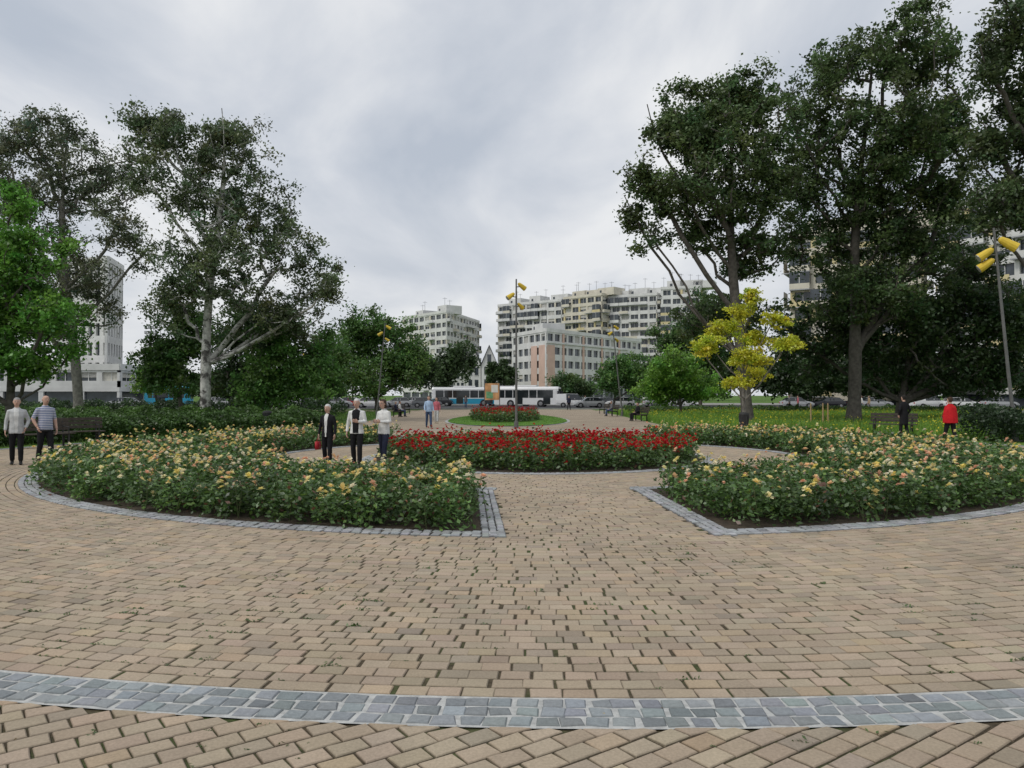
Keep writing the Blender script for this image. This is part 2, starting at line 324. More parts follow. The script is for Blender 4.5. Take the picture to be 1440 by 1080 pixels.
def bed(name,pts,h0,nl,ls,bloomden,palette,clump=0.0,leafbase=(.078,.15,.038),bs=(.034,.066)):
    n=len(pts); d=np.hypot(pts[:,0],pts[:,1]); h=h0*(1+rng.normal(0,.17,n)); 
    lc=np.array(leafbase)
    cnt=np.where(d<15,nl,np.where(d<22,int(nl*.6),int(nl*.35)))
    idx=np.repeat(np.arange(n),cnt); m=len(idx)
    rad=.27*np.sqrt(rng.random(m)); an=rng.uniform(0,6.283,m); zf=rng.random(m)**.75
    C=np.stack([pts[idx,0]+rad*np.cos(an)*(1.1-.25*zf),pts[idx,1]+rad*np.sin(an)*(1.1-.25*zf),.05+zf*h[idx]*(1-.9*rad**2/.12*.35)],1)
    S=ls*rng.uniform(.7,1.35,m)*np.where(d[idx]<15,1,np.where(d[idx]<22,1.2,1.5))
    pc=(1+rng.normal(0,.2,n))[idx]
    c=lc[None]*np.clip(pc*(1+rng.normal(0,.25,m)),.35,2.2)[:,None]
    new=rng.random(m)<.14; c[new]=c[new]*np.array([1.7,1.5,1.2])
    rd=rng.random(m)<.03; c[rd]=np.array([.15,.07,.04])
    V,F=leafq(C,S,.6,.8)
    o=np_mesh(name,V,F,[lm],col=np.repeat(c,4,0))
    s=MB(); stem=mat('rose_stem',(.08,.10,.04),.8,.2)
    near=np.where(d<17)[0]
    for i in near[::2]:
        for q in range(2):
            a=random.uniform(0,6.28); rr_=random.uniform(.05,.2); x,y=pts[i]
            s.tube([(x,y,.03),(x+rr_*math.cos(a)*.6,y+rr_*math.sin(a)*.6,h[i]*.6),(x+rr_*math.cos(a),y+rr_*math.sin(a),h[i]*1.08)],[.006,.005,.004],stem,4,False)
    if s.v: s.obj('stems',parent=o)
    f=np.sin(pts[:,0]*1.9+1)*np.sin(pts[:,1]*1.3+2)+.6*np.sin(pts[:,0]*4.1+pts[:,1]*2.2)
    nb=rng.poisson(bloomden*np.clip(1+.65*f,.2,2.2))
    if clump>0: nb=np.where(f<-clump,(nb*.4).astype(int),nb)
    bi=np.repeat(np.arange(n),nb); m=len(bi); rad=.25*np.sqrt(rng.random(m)); an=rng.uniform(0,6.283,m)
    C=np.stack([pts[bi,0]+rad*np.cos(an),pts[bi,1]+rad*np.sin(an),h[bi]*(1.05-.5*(rad/.24)**2*.35+rng.normal(0,.10,m))+.045],1)
    low=rng.random(m)<.12; C[low,2]*=rng.uniform(.4,.8,low.sum())
    P=np.array(palette); pi_=(rng.integers(0,len(P),n)[bi]+rng.integers(0,3,m))%len(P); ci=P[pi_]
    V,c=blooms(C,rng.uniform(bs[0],bs[1],m),ci)
    np_mesh('blooms',V,np.arange(len(V)).reshape(-1,4),[pm],col=c,parent=o)
g=np.arange(-12.4,12.4,.33); GX,GY=np.meshgrid(g+CX,g+CY); P=np.stack([GX.ravel(),GY.ravel()],1)+rng.uniform(-.11,.11,(GX.size,2))
k=in_orange(P[:,0],P[:,1],.50)|(in_orange(P[:,0],P[:,1],.38)&(rng.random(len(P))<.7))
ORG=[(.86,.70,.30),(.87,.80,.48),(.87,.82,.58),(.86,.74,.24),(.85,.60,.36),(.83,.52,.36),(.87,.82,.66),(.86,.76,.40),(.86,.77,.34)]
bed('orange_rose_bed',P[k],.50,180,.037,2.15,ORG,clump=.7,bs=(.036,.070))
g=np.arange(-4.5,4.5,.30); GX,GY=np.meshgrid(g+CX,g+CY); P=np.stack([GX.ravel(),GY.ravel()],1)+rng.uniform(-.1,.1,(GX.size,2))
k=np.hypot(P[:,0]-CX,P[:,1]-CY)<4.3
RED=[(.52,.008,.016),(.60,.014,.024),(.42,.006,.012),(.56,.016,.03)]
bed('red_rose_bed',P[k],.50,150,.037,4.2,RED,clump=.7,bs=(.036,.066))
P=np.array([(x,y) for y in np.arange(48,64,.45) for x in np.arange(-3.0,2.0,.42)])+rng.uniform(-.12,.12,(36*12,2))
k=((P[:,0]+.5)/2.4)**2+((P[:,1]-56)/8)**2<1
bed('red_rose_bed',P[k],.66,170,.045,6,RED,clump=.9)
# ------------------------------------------------------------------ weeds in joints
m_=3600
wx=rng.uniform(-9,9,m_*3); wy=rng.uniform(2.6,12,m_*3)
f=np.sin(wx*.9+.8)*np.sin(wy*.8+.4)+.7*np.sin(wx*2.1+wy*1.3)+.3*np.exp(-((wx+.9)/1.8)**2-((wy-6.3)/1.8)**2)*7
rr=np.hypot(wx-CX,wy-CY); k=(rng.random(len(wx))<np.clip(.05+.16*f,.03,.55))&(rr>12.3)&((rr<17.08)|(rr>17.53)); wx,wy=wx[k],wy[k]
rr=np.hypot(wx-CX,wy-CY); rs=17.04-ROW*(np.round((17.04-rr)/ROW-.5)+.5); ins=rr<17.08; q=np.where(ins,rs/rr,1); wx=CX+(wx-CX)*q; wy=CY+(wy-CY)*q
cnt=rng.integers(3,16,len(wx)); i=np.repeat(np.arange(len(wx)),cnt); sz=(rng.random(len(wx))**2.4*.05+.008)[i]
C=np.stack([wx[i]+rng.normal(0,1,len(i))*sz*.9,wy[i]+rng.normal(0,1,len(i))*sz*.3,.030+np.abs(rng.normal(0,1,len(i)))*sz*.2],1)
V,F=leafq(C,sz*.28+.0025,.5,1.2); V[:,2]=np.maximum(V[:,2],.024)
np_mesh('joint_weeds',V,F,[lm],col=np.repeat(np.array([.085,.14,.035])[None]*(1+rng.normal(0,.25,(len(i),1))).clip(.4,2),4,0))
C=np.stack([rng.uniform(-9,9,260),rng.uniform(3,12,260),np.full(260,.036)],1); V,F=leafq(C,rng.uniform(.004,.011,260),.7,5)
np_mesh('fallen_petals',V,F,[pm],col=np.repeat(np.array([(.5,.42,.25),(.16,.12,.06),(.45,.4,.3)])[rng.integers(0,3,260)],4,0))
# ------------------------------------------------------------------ trees
tl=leafmat('tree_leaf',.42,.04)
def barkmat(name,c,birch=False):
    if name in MATS: return MATS[name]
    if not birch: return mat(name,c,.95,.35,5,bump=.8,bscale=14)
    m=twotone(name,(.09,.085,.08),c,1.6,lo=.40,hi=.50,scale2=5); MATS[name]=m; return m
def n3(P,s,seed):
    o=seed*1.7
    return (np.sin(P[:,0]*s+o)*np.sin(P[:,1]*s*1.1+o*2)*np.sin(P[:,2]*s*.9+o*3)+.5*np.sin(P[:,0]*s*2.3+P[:,2]*s*1.7+o)*np.sin(P[:,1]*s*2.1+P[:,2]*s*2.5))
TS=0
def tree(name,tpx,d,lobes,ncl,lpc,ls,cr,col,bark,tr=.28,lean=0,gap=-.25,flat=.7,down=.4,var=.25,trtop=None,base=None,bright=1.9):
    global TS; TS+=1; random.seed(TS); col=np.array(col)*bright
    bxp=bx(tpx,d) if base is None else base
    LB=[]
    for l in lobes:
        px,py,rx,rz=l[:4]; dy_=l[4] if len(l)>4 else random.uniform(-1.5,1.5)
        LB.append((bx(px,d),d+dy_,hz(py,d),rx*d/1080,rx*d/1080*.85,rz*d/1080))
    LB=np.array(LB); vol=(LB[:,3]*LB[:,4]*LB[:,5])**(.72); 
    ztop=max(LB[:,2]+LB[:,5]*.6) if trtop is None else trtop
    nodes=[];par=[]
    cx_=np.average(LB[:,0],weights=vol); top=np.array([bxp+(cx_-bxp)*.7+lean,d,ztop])
    K=16; ph=random.uniform(0,6)
    for i in range(K+1):
        t=i/K; p=np.array([bxp,d,-.1])*(1-t)+top*t; p[0]+=(math.sin(t*6+ph)-math.sin(ph))*.35*t*ztop/14; p[1]+=(math.cos(t*4+ph)*.2)*t
        nodes.append(p); par.append(i-1)
    clear=min(LB[:,2]-LB[:,5])
    for lb in LB:
        c=lb[:3]; hd=math.hypot(c[0]-bxp,c[1]-d); zt=max(clear*.7,c[2]-max(hd*1.3,1.0)-lb[5]*.4); 
        j=min(range(2,K+1),key=lambda i:abs(nodes[i][2]-zt)); p0=nodes[j]; pj=j; steps=7
        for s_ in range(1,steps+1):
            t=s_/steps*1.15; p=p0+(c-p0)*np.array([t**.85,t**.85,t**1.1]); p=p+np.array([random.uniform(-1,1),random.uniform(-1,1),random.uniform(-.6,.6)])*.2*(ztop/15)
            nodes.append(p); par.append(pj); pj=len(nodes)-1
    li=rng.choice(len(LB),size=ncl*5,p=vol/vol.sum())
    u=rng.normal(size=(ncl*5,3)); u/=np.linalg.norm(u,axis=1,keepdims=True); rad=rng.random(ncl*5)**.45
    ph2=np.sin(u[:,0]*4+li*2.1)*np.sin(u[:,2]*5+li)+.6*np.sin(u[:,0]*9+u[:,2]*8+li*3)
    P=LB[li,:3]+u*(rad*(1+.16*ph2))[:,None]*LB[li,3:]*rng.uniform(.85,1.15,(ncl*5,1))
    P=P[(n3(P,2.0/max(cr*2.2,.6),TS)>gap)&(P[:,2]>1.2)][:ncl]
    order=np.argsort(np.linalg.norm(P-np.array([cx_,d,clear])[None]*1.0,axis=1)); P=P[order]
    NA=np.zeros((len(nodes)+3*len(P)+5,3)); NA[:len(nodes)]=nodes; nn=len(nodes); par=list(par)
    for p in P:
        D=NA[4:nn]-p; dist=np.sqrt((D**2).sum(1))+np.maximum(D[:,2],0)*.8; j=int(np.argmin(dist))+4
        a=NA[j]
        prev=j
        for t in (.4,.75,1.0):
            q=a+(p-a)*t; q=q+rng.normal(0,.05,3)*min(1,dist.min()); 
            NA[nn]=q; par.append(prev); prev=nn; nn+=1
    NA=NA[:nn]; par=np.array(par)
    ex=2.4; acc=np.zeros(nn); 
    for i in range(nn-1,0,-1):
        if acc[i]==0: acc[i]=1
        acc[par[i]]+=acc[i]
    R=acc**(1/ex); R=R/R[0]*tr; R=np.maximum(R,.009)
    R[0]*=1.35
    E=np.array([i for i in range(1,nn) if par[i]>=0]); a=NA[par[E]]; b=NA[E]; ra=R[par[E]].copy(); rb=R[E]
    tw=ra>rb*1.9; ra[tw&(E>K)]=rb[tw&(E>K)]*1.35
    dd=b-a; dl=np.linalg.norm(dd,axis=1,keepdims=True)+1e-6; dd/=dl
    ref=np.tile([0.3,1,0.1],(len(E),1)); s1=np.cross(dd,ref); s1/=np.linalg.norm(s1,axis=1,keepdims=True); s2=np.cross(dd,s1)
    ns=7; an=np.arange(ns)*2*math.pi/ns
    ring=lambda c,r:(c[:,None]+r[:,None,None]*(s1[:,None]*np.cos(an)[None,:,None]+s2[:,None]*np.sin(an)[None,:,None]))
    V=np.concatenate([ring(a,ra),ring(b+dd*rb[:,None]*.15,rb)],1).reshape(-1,3)
    bs=np.array([[i,(i+1)%ns,ns+(i+1)%ns,ns+i] for i in range(ns)]); F=(np.arange(len(E))[:,None,None]*2*ns+bs[None]).reshape(-1,4)
    o=np_mesh(name,V,F,[bark],smooth=True)
    n=len(P); ccol=(1+rng.normal(0,var,n)).clip(.45,1.8); cnt=rng.integers(int(lpc*.4),int(lpc*1.6),n); i=np.repeat(np.arange(n),cnt); m=len(i)
    crr=cr*rng.uniform(.5,1.25,n)
    off=rng.normal(0,.5,(m,3))*crr[i][:,None]; off[:,2]*=flat; off[:,2]-=np.hypot(off[:,0],off[:,1])*.25*down
    C=P[i]+off; S=ls*rng.uniform(.6,1.3,m)
    c=col[None]*(ccol[i]*(1+rng.normal(0,.2,m)).clip(.5,1.6))[:,None]
    hue=rng.normal(0,.10,n)[i][:,None]; c=c*(1+hue*np.array([1,0,-.5])[None])
    V,F=leafq(C,S,.62,.3,down)
    np_mesh('foliage',V,F,[tl],col=np.repeat(np.clip(c,.005,.8),4,0),parent=o)
    return o
dk=barkmat('bark_dark',(.10,.09,.078)); gr=barkmat('bark_grey',(.19,.18,.16)); bi=barkmat('bark_birch',(.50,.49,.46),True)
POP=(.050,.077,.028)
tree('poplar_tree',1052,45,[(985,235,85,75),(1005,150,66,54),(1062,125,44,46),(1070,235,55,100),(925,262,42,44),(925,338,38,22),(1055,350,50,50),(985,320,45,34),(955,190,48,38),(915,190,14,25),(1035,440,75,40,3),(895,300,18,22)],820,72,.115,.66,POP,dk,.34,gap=-.05)
tree('poplar_tree',1200,49,[(1170,140,60,85),(1195,70,40,40),(1255,75,66,56),(1250,200,95,90),(1160,310,66,78),(1290,330,90,82),(1335,170,50,80),(1215,410,85,50),(1128,235,38,48),(1310,80,46,45),(1345,270,55,60),(1112,170,18,40),(1225,270,60,60)],1250,72,.12,.7,POP,dk,.40,gap=-.06)
tree('poplar_tree',1478,40,[(1415,60,50,62),(1455,150,66,95),(1385,290,44,36),(1455,290,68,64),(1398,190,34,46),(1500,60,80,80),(1370,110,22,35)],580,68,.11,.66,(.047,.068,.028),dk,.32,gap=-.02)
tree('plane_tree',1265,53,[(1340,450,70,60),(1265,450,65,60),(1410,460,75,65),(1180,470,65,65),(1110,475,42,55),(1365,380,50,30),(1290,510,100,40),(1400,520,70,35)],820,60,.14,.85,(.036,.062,.022),dk,.36,gap=-.2,bright=1.55)
tree('birch_tree',288,50,[(220,178,55,36),(190,160,28,18),(300,195,64,44),(325,280,80,64),(395,345,50,50),(440,395,36,38),(300,370,80,62),(245,420,40,48),(190,235,42,32),(370,440,54,48),(340,175,30,22),(255,260,42,52),(420,450,42,32),(465,410,16,24)],840,64,.105,.68,(.062,.084,.040),bi,.34,gap=-.05,down=.9)
tree('birch_tree',112,56,[(40,190,65,38),(125,240,65,50),(55,290,65,58),(170,320,42,42),(100,385,65,45),(0,240,50,65),(60,450,55,38),(130,420,36,45),(90,180,40,26),(195,350,20,26)],680,56,.11,.72,(.076,.090,.054),gr,.34,gap=.02,down=.9)
tree('maple_tree',14,34,[(30,290,34,28),(62,362,52,40),(15,435,75,55),(95,450,42,36),(-10,370,60,70),(45,505,60,28),(-50,470,70,70),(115,480,26,20)],600,74,.09,.48,(.072,.165,.026),dk,.2,gap=-.15,bright=1.65)
tree('young_ash_tree',1047,35,[(1050,425,12,16),(1030,458,26,13),(1078,452,20,11),(1004,480,25,9),(1092,486,26,9),(1045,503,30,11),(1074,522,28,9),(1026,536,24,8),(994,492,14,7),(1060,478,20,12),(1040,440,16,10)],330,50,.065,.29,(.56,.58,.05),gr,.085,gap=-.6,var=.12,flat=.5,bright=1.0)
tree('linden_tree',385,52,[(392,490,44,48),(428,535,45,32),(375,545,38,32),(440,500,28,35)],330,60,.12,.7,(.062,.125,.028),dk,.16,gap=-.2)
tree('linden_tree',255,60,[(260,470,45,45),(250,520,50,35),(220,500,30,40)],260,60,.14,.8,(.045,.085,.022),dk,.16,gap=-.2)
tree('linden_tree',335,70,[(340,480,50,60),(330,540,50,30)],260,60,.15,.9,(.035,.06,.02),dk,.2,gap=-.3)
tree('linden_tree',530,92,[(520,465,42,32),(555,490,38,42),(490,500,40,38),(530,530,60,25),(580,510,22,35)],520,60,.18,1.0,(.055,.108,.028),dk,.25,gap=-.2)
tree('linden_tree',460,80,[(462,500,28,38),(450,540,32,22)],200,55,.17,1.0,(.055,.11,.03),dk,.2,gap=-.3)
tree('linden_tree',958,66,[(945,515,38,28),(975,545,48,20),(925,545,30,20),(950,540,40,25)],340,60,.12,.65,(.10,.19,.03),dk,.13,gap=-.25)
tree('linden_tree',985,85,[(965,475,42,30),(1000,440,30,40),(985,500,50,30)],320,60,.17,1.0,(.045,.085,.025),dk,.22,gap=-.3)
tree('linden_tree',862,105,[(860,530,26,22),(880,515,25,18),(900,535,26,22)],260,55,.17,.9,(.06,.12,.03),dk,.16,gap=-.35)
tree('linden_tree',800,128,[(800,540,24,16),(822,545,18,12)],140,55,.2,1.0,(.045,.08,.025),dk,.16,gap=-.4)
tree('linden_tree',222,75,[(222,528,22,15),(215,540,26,12)],110,50,.14,.8,(.10,.17,.03),dk,.1,gap=-.4)
def mass(name,items,col,ls,per=900,mt=tl):
    VV=[];c=[]
    for (px,py,rx,rz,d) in items:
        m=per; nc=28; u=rng.normal(size=(nc,3)); u/=np.linalg.norm(u,axis=1,keepdims=True)
        cc=np.array([bx(px,d),d,hz(py,d)])+u*np.array([rx,rx,rz])*d/1080*(rng.random((nc,1))**.4)
        i=rng.integers(0,nc,m); off=rng.normal(0,.34,(m,3))*np.array([rx,rx,rz])*d/1080*.55
        P=cc[i]+off; P[:,2]=np.maximum(P[:,2],.1); VV.append(P); v=(1+rng.normal(0,.25,nc)).clip(.5,1.7)*rng.uniform(.8,1.2)
        c.append(np.array(col)[None]*1.6*(v[i]*(1+rng.normal(0,.15,m)))[:,None])
    P=np.concatenate(VV); c=np.concatenate(c).clip(.004,.6); V,F=leafq(P,ls*rng.uniform(.7,1.3,len(P)),.65,.3); return np_mesh(name,V,F,[mt],col=np.repeat(c,4,0))
it=[]
for px in range(562,662,13): it.append((px,random.uniform(505,530),17,26,150+random.uniform(-6,6)))
for px in range(692,722,12): it.append((px,random.uniform(520,532),10,16,160))
for px in range(160,470,18): it.append((px,random.uniform(535,548),22,14,135+random.uniform(-6,6)))
for px in range(-300,170,30): it.append((px,random.uniform(530,545),34,20,138))
for px in range(905,1700,24): it.append((px,random.uniform(515,540),28,26,112+random.uniform(-6,6)) if px>1100 else (px,random.uniform(515,535),26,26,125))
mass('background_trees',it,(.04,.07,.024),.34,1500)
it=[]
for px in range(1090,1460,26): it.append((px,random.uniform(520,545),24,22,74+random.uniform(-3,3)))
mass('background_shrubs',it,(.03,.052,.02),.16,1500)
def hedge(name,P,h,col,ls,n,wid):
    P=np.array(P); seg=np.linalg.norm(np.diff(P,axis=0),axis=1); cum=np.r_[0,np.cumsum(seg)]; t=rng.random(n)*cum[-1]
    i=np.clip(np.searchsorted(cum,t)-1,0,len(seg)-1); f=(t-cum[i])/seg[i]; c=P[i]+(P[i+1]-P[i])*f[:,None]; dirv=(P[i+1]-P[i])/seg[i][:,None]; nr=np.c_[-dirv[:,1],dirv[:,0]]
    s=rng.uniform(-1,1,n); hh=h*(1+.12*np.sin(t*1.9)+.1*np.sin(t*4.7+s)+.06*np.sin(t*11))
    z=hh*np.sqrt(1-.6*s**2)*rng.random(n)**.45; c=c+nr*(s*wid)[:,None]
    v=(1+.25*np.sin(t*3.1+s*3)+rng.normal(0,.22,n)).clip(.35,2)*1.6
    V,F=leafq(np.c_[c,z],ls*rng.uniform(.7,1.4,n),.6,.6); return np_mesh(name,V,F,[tl],col=np.repeat(np.array(col)[None]*v[:,None],4,0))
arc=lambda r,a0,a1,n=30:[(CX+r*math.cos(math.radians(a)),CY+r*math.sin(math.radians(a))) for a in np.linspace(a0,a1,n)]
hedge('shrub_hedge',arc(20.3,182,121),.95,(.046,.088,.022),.065,60000,1.7)
hedge('shrub_hedge',[(-40,48),(-24,47),(-13,46)],1.0,(.055,.105,.024),.08,26000,1.2)
hedge('shrub_hedge',[(-60,66),(-30,66),(-14,64)],1.3,(.03,.055,.02),.1,20000,1.2)
hedge('juniper_shrub',[(17.6,29.5),(22,30),(27,31)],1.25,(.030,.052,.024),.06,22000,1.3)
hedge('shrub_hedge',[(11,76),(20,77),(50,78)],.7,(.06,.11,.025),.09,12000,.8)
n=120000; mxx=rng.uniform(6,58,n); myy=rng.uniform(30,80,n); r_=np.hypot(mxx-CX,myy-CY); k=(r_>17.9)&(mxx>8.9+(myy-36)*.02)&(mxx<myy*.75+8); mxx,myy=mxx[k],myy[k]; n=len(mxx)
f=.5+.5*np.sin(mxx*.5+1)*np.sin(myy*.33)
hh=rng.uniform(.14,.46,n)*(.6+.6*f)
def blades(name,x,y,h,wd,col):
    a=rng.uniform(0,6.28,len(x)); ln=rng.normal(0,.25,(len(x),2))*h[:,None]
    B=np.c_[x,y,np.zeros(len(x))]; T=np.c_[x+ln[:,0],y+ln[:,1],h]; s=np.c_[np.cos(a),np.sin(a),0*a]*wd
    V=np.stack([B-s,B+s,T+s*.25,T-s*.25],1).reshape(-1,3); return np_mesh(name,V,np.arange(len(V)).reshape(-1,4),[tl],col=np.repeat(col,4,0))
blades('meadow_grass',mxx,myy,hh,.024,np.array([.175,.32,.045])[None]*(1+rng.normal(0,.22,(n,1))+.2*f[:,None]-.1).clip(.4,2))
k=(rng.random(n)<.13*(.25+f)); C=np.c_[mxx[k],myy[k],hh[k]*1.1+.05]; V,F=leafq(C,rng.uniform(.02,.05,k.sum()),.9,.8)
np_mesh('meadow_flowers',V,F,[tl],col=np.repeat(np.tile([[.72,.64,.03]],(k.sum(),1)),4,0))
n=60000; x=rng.uniform(-48,-7,n); y=rng.uniform(26,84,n); r_=np.hypot(x-CX,y-CY); k=(r_>17.7)&(x<-9.6-(y-36)*.03)&(x>-y*.75-6); x,y=x[k],y[k]; n=len(x)
blades('lawn_tufts',x,y,rng.uniform(.04,.16,n),.02,np.array([.11,.20,.036])[None]*(1+rng.normal(0,.22,(n,1))).clip(.4,2))
n=14000; a=rng.uniform(0,6.28,n); q=np.sqrt(rng.random(n)); yy=np.sin(a); x=-.3+3.95*q*np.cos(a)*(1-.25*yy*q); y=58+15*yy*q
blades('lawn_blades',x,y,rng.uniform(.07,.11,n),.015,np.array([.13,.26,.045])[None]*(1+rng.normal(0,.15,(n,1))).clip(.5,1.7))
# ------------------------------------------------------------------ buildings
glass=mat('window_glass',(.05,.06,.07),.12,.5,.6,spec=.6); curt=mat('curtain',(.46,.45,.42),.8,.2); shade=mat('roller_shutter',(.56,.54,.48),.7,.15)
wht=mat('white_render',(.66,.66,.64),.85,.12,.5); cream=mat('cream_render',(.63,.59,.49),.85,.12,.5); yel=mat('yellow_panel',(.62,.53,.30),.8,.12,.8); greyw=mat('grey_render',(.40,.41,.42),.85,.12,.5)
pink=mat('pink_render',(.62,.44,.36),.85,.08,.6); dark=mat('dark_metal',(.04,.04,.045),.5,.2); rooftar=mat('roof_felt',(.16,.16,.16),.9,.2,1)
def facade(mb,A,B,z0,floors,fh,bay,pier,span,wm,seed=0,curtains=.35,balc=None,t=.35,accent=None,accp=.0,top=.9,mull=True):
    rn=random.Random(seed); A=Vector(A);B=Vector(B); Ln=(B-A).length; u=(B-A)/Ln; n=Vector((u.y,-u.x)); nb=max(1,int(round(Ln/bay))); bw=Ln/nb; O=A
    for fl in range(floors):
        z=z0+fl*fh
        mb.obox(O,u,n,0,Ln,-t,0,z,z+span*.75,wm)
        mb.obox(O,u,n,0,Ln,-t,0,z+fh-span*.25,z+fh-.002,wm)
        for b in range(nb):
            pm_=accent if accent and rn.random()<accp else wm
            mb.obox(O,u,n,b*bw+.004,b*bw+pier,-t,.004,z+span*.75,z+fh-span*.25,pm_)
            q=rn.random(); w0,w1=b*bw+pier+.01,(b+1)*bw-.01; zb,zt=z+span*.75,z+fh-span*.25
            if q<curtains: 
                zz=zt-(zt-zb)*rn.choice([.35,.6,1,1]); mb.obox(O,u,n,w0,w1,-t+.05,-t+.08,zz,zt,rn.choice([curt,shade,curt]))
            if mull: mb.obox(O,u,n,(w0+w1)/2-.05,(w0+w1)/2+.05,-t+.08,-t+.15,zb,zt,wht)
            if balc and rn.random()<balc:
                bm_=rn.choice([wm,wm,wm,accent or wm]); dp=1.1
                mb.obox(O,u,n,b*bw+.06,(b+1)*bw-.06,.01,dp,z-.08,z+.08,greyw)
                mb.obox(O,u,n,b*bw+.06,(b+1)*bw-.06,dp-.1,dp,z+.09,z+1.0,bm_)
                mb.obox(O,u,n,b*bw+.06,b*bw+.16,.01,dp-.11,z+.09,z+1.0,bm_)
                if rn.random()<.3:
                    mb.obox(O,u,n,b*bw+.06,(b+1)*bw-.06,dp-.08,dp-.03,z+1.01,z+fh-.1,glass); mb.obox(O,u,n,(b+.5)*bw-.05,(b+.5)*bw+.05,dp-.02,dp+.02,z+1.01,z+fh-.1,wht)
    mb.obox(O,u,n,0,Ln,-t,.15,z0+floors*fh,z0+floors*fh+top,wm)
def block(name,pts,floors,fh,bay,pier,span,wm,seed=1,base=0,basem=None,roofs=3,**kw):
    mb=MB(); n=len(pts); H=base+floors*fh
    ins=[]
    for i in range(n):
        p0=Vector(pts[i-1]);p=Vector(pts[i]);p1=Vector(pts[(i+1)%n]); e0=(p-p0).normalized(); e1=(p1-p).normalized(); n0=Vector((e0.y,-e0.x)); n1_=Vector((e1.y,-e1.x)); s=(n0+n1_); ins.append(p-s/(1+n0.dot(n1_))*.36)
    V=[(p.x,p.y,0) for p in ins]+[(p.x,p.y,H+.3) for p in ins]
    mb.add(V,[(i,(i+1)%n,n+(i+1)%n,n+i) for i in range(n)],glass); mb.add(V,[tuple(range(n,2*n))],rooftar)
    for i in range(n):
        A,B=pts[i],pts[(i+1)%n]; 
        facade(mb,A,B,base,floors,fh,bay,pier,span,wm,seed+i,**kw)
        if base>0:
            A_=Vector(A);B_=Vector(B);Ln=(B_-A_).length;u=(B_-A_)/Ln;nn_=Vector((u.y,-u.x)); nb=max(1,int(Ln/5))
            for b in range(nb): mb.obox(A_,u,nn_,b*Ln/nb,b*Ln/nb+.7,-.35,0,0,base-.6,basem or wm)
            mb.obox(A_,u,nn_,0,Ln,-.35,.05,base-.6,base-.003,basem or wm)
    rn=random.Random(seed); A=Vector(pts[0]);B=Vector(pts[1]); Ln=(B-A).length;u=(B-A)/Ln;nn_=Vector((u.y,-u.x))
    for q in range(roofs):
        s=Ln*(q+.35)/roofs; mb.obox(A,u,nn_,s,s+rn.uniform(5,8),-9,-2.5,H+.31,H+rn.uniform(2.6,3.4),wm); 
        mb.obox(A,u,nn_,s+1,s+1.8,-2.49,-2.45,H+.9,H+2.2,glass)
        for j in range(2):
            xx=s+rn.uniform(0,6); p=A+u*xx-nn_*5; hh=rn.uniform(2,4); mb.tube([(p.x,p.y,H+2.5),(p.x,p.y,H+3+hh)],[.06,.04],dark,4); mb.tube([(p.x-.8,p.y,H+2.6+hh),(p.x+.8,p.y,H+2.6+hh)],[.04,.04],dark,4)
    return mb.obj(name)
def foot(A,B,depth):
    A=Vector(A);B=Vector(B);u=(B-A).normalized(); n=Vector((u.y,-u.x)); C=B-n*depth; D=A-n*depth; return [tuple(A),tuple(B),tuple(C),tuple(D)]
A=(bx(700,300),300); M1=(bx(790,282),282); B=(bx(985,250),250)
mid=(bx(845,270),270)
block('apartment_building',foot(A,M1,14),12,2.95,3.4,.7,1.3,wht,3,base=1,balc=.5,accent=cream,accp=.3)
def off(p,dv): return (p[0]+dv[0],p[1]+dv[1])
block('apartment_building',foot(off(M1,(.5,-3)),off(mid,(0,-3)),14),12,2.95,3.4,.7,1.2,cream,9,base=1.2,balc=.6,accent=yel,accp=.3)
block('apartment_building',foot(off(mid,(.5,1)),(bx(925,260),261),14),12,2.95,3.4,.7,1.3,wht,15,base=.5,balc=.6,accent=cream,accp=.2)
block('apartment_building',foot((bx(926,260),255),B,14),12,2.95,3.4,.7,1.3,wht,21,base=1.5,balc=.45,accent=yel,accp=.15)
c0=(bx(628,262),262)
block('apartment_building',[(bx(566,285),285),c0,(bx(674,300),300),(bx(610,322),322)],9,2.95,3.6,.9,1.4,wht,31,base=3.5,balc=.3,accent=cream,accp=.3,roofs=2)
P0=(bx(720,206),206);P1=(bx(768,188),188);P2=(bx(902,226),226);P3=(bx(850,245),245)
ob=block('office_building',[P0,P1,P2,P3],4,3.3,3.1,.75,1.5,wht,41,base=4.2,basem=greyw,roofs=1,curtains=.25,mull=False)
mb=MB()
def panel(A,B,u0,u1,z0,z1,m,t=.12):
    A=Vector(A);B=Vector(B);u=(B-A).normalized();n=Vector((u.y,-u.x)); mb.obox(A,u,n,u0,u1,.02,t,z0,z1,m)
Ln=(Vector(P1)-Vector(P0)).length
for b in range(2):
    panel(P0,P1,Ln-8.2+b*4.4,Ln-8.2+b*4.4+3.4,1,14.2,pink)
panel(P1,P2,.2,3.6,1,14.2,pink); panel(P1,P2,.0,40,14.6,15.0,wht,.3)
for k_ in range(4):
    panel(P1,P2,7+k_*9.3,7.9+k_*9.3,4.3,17.3,pink)
mb.obj('pink_panels',parent=ob)
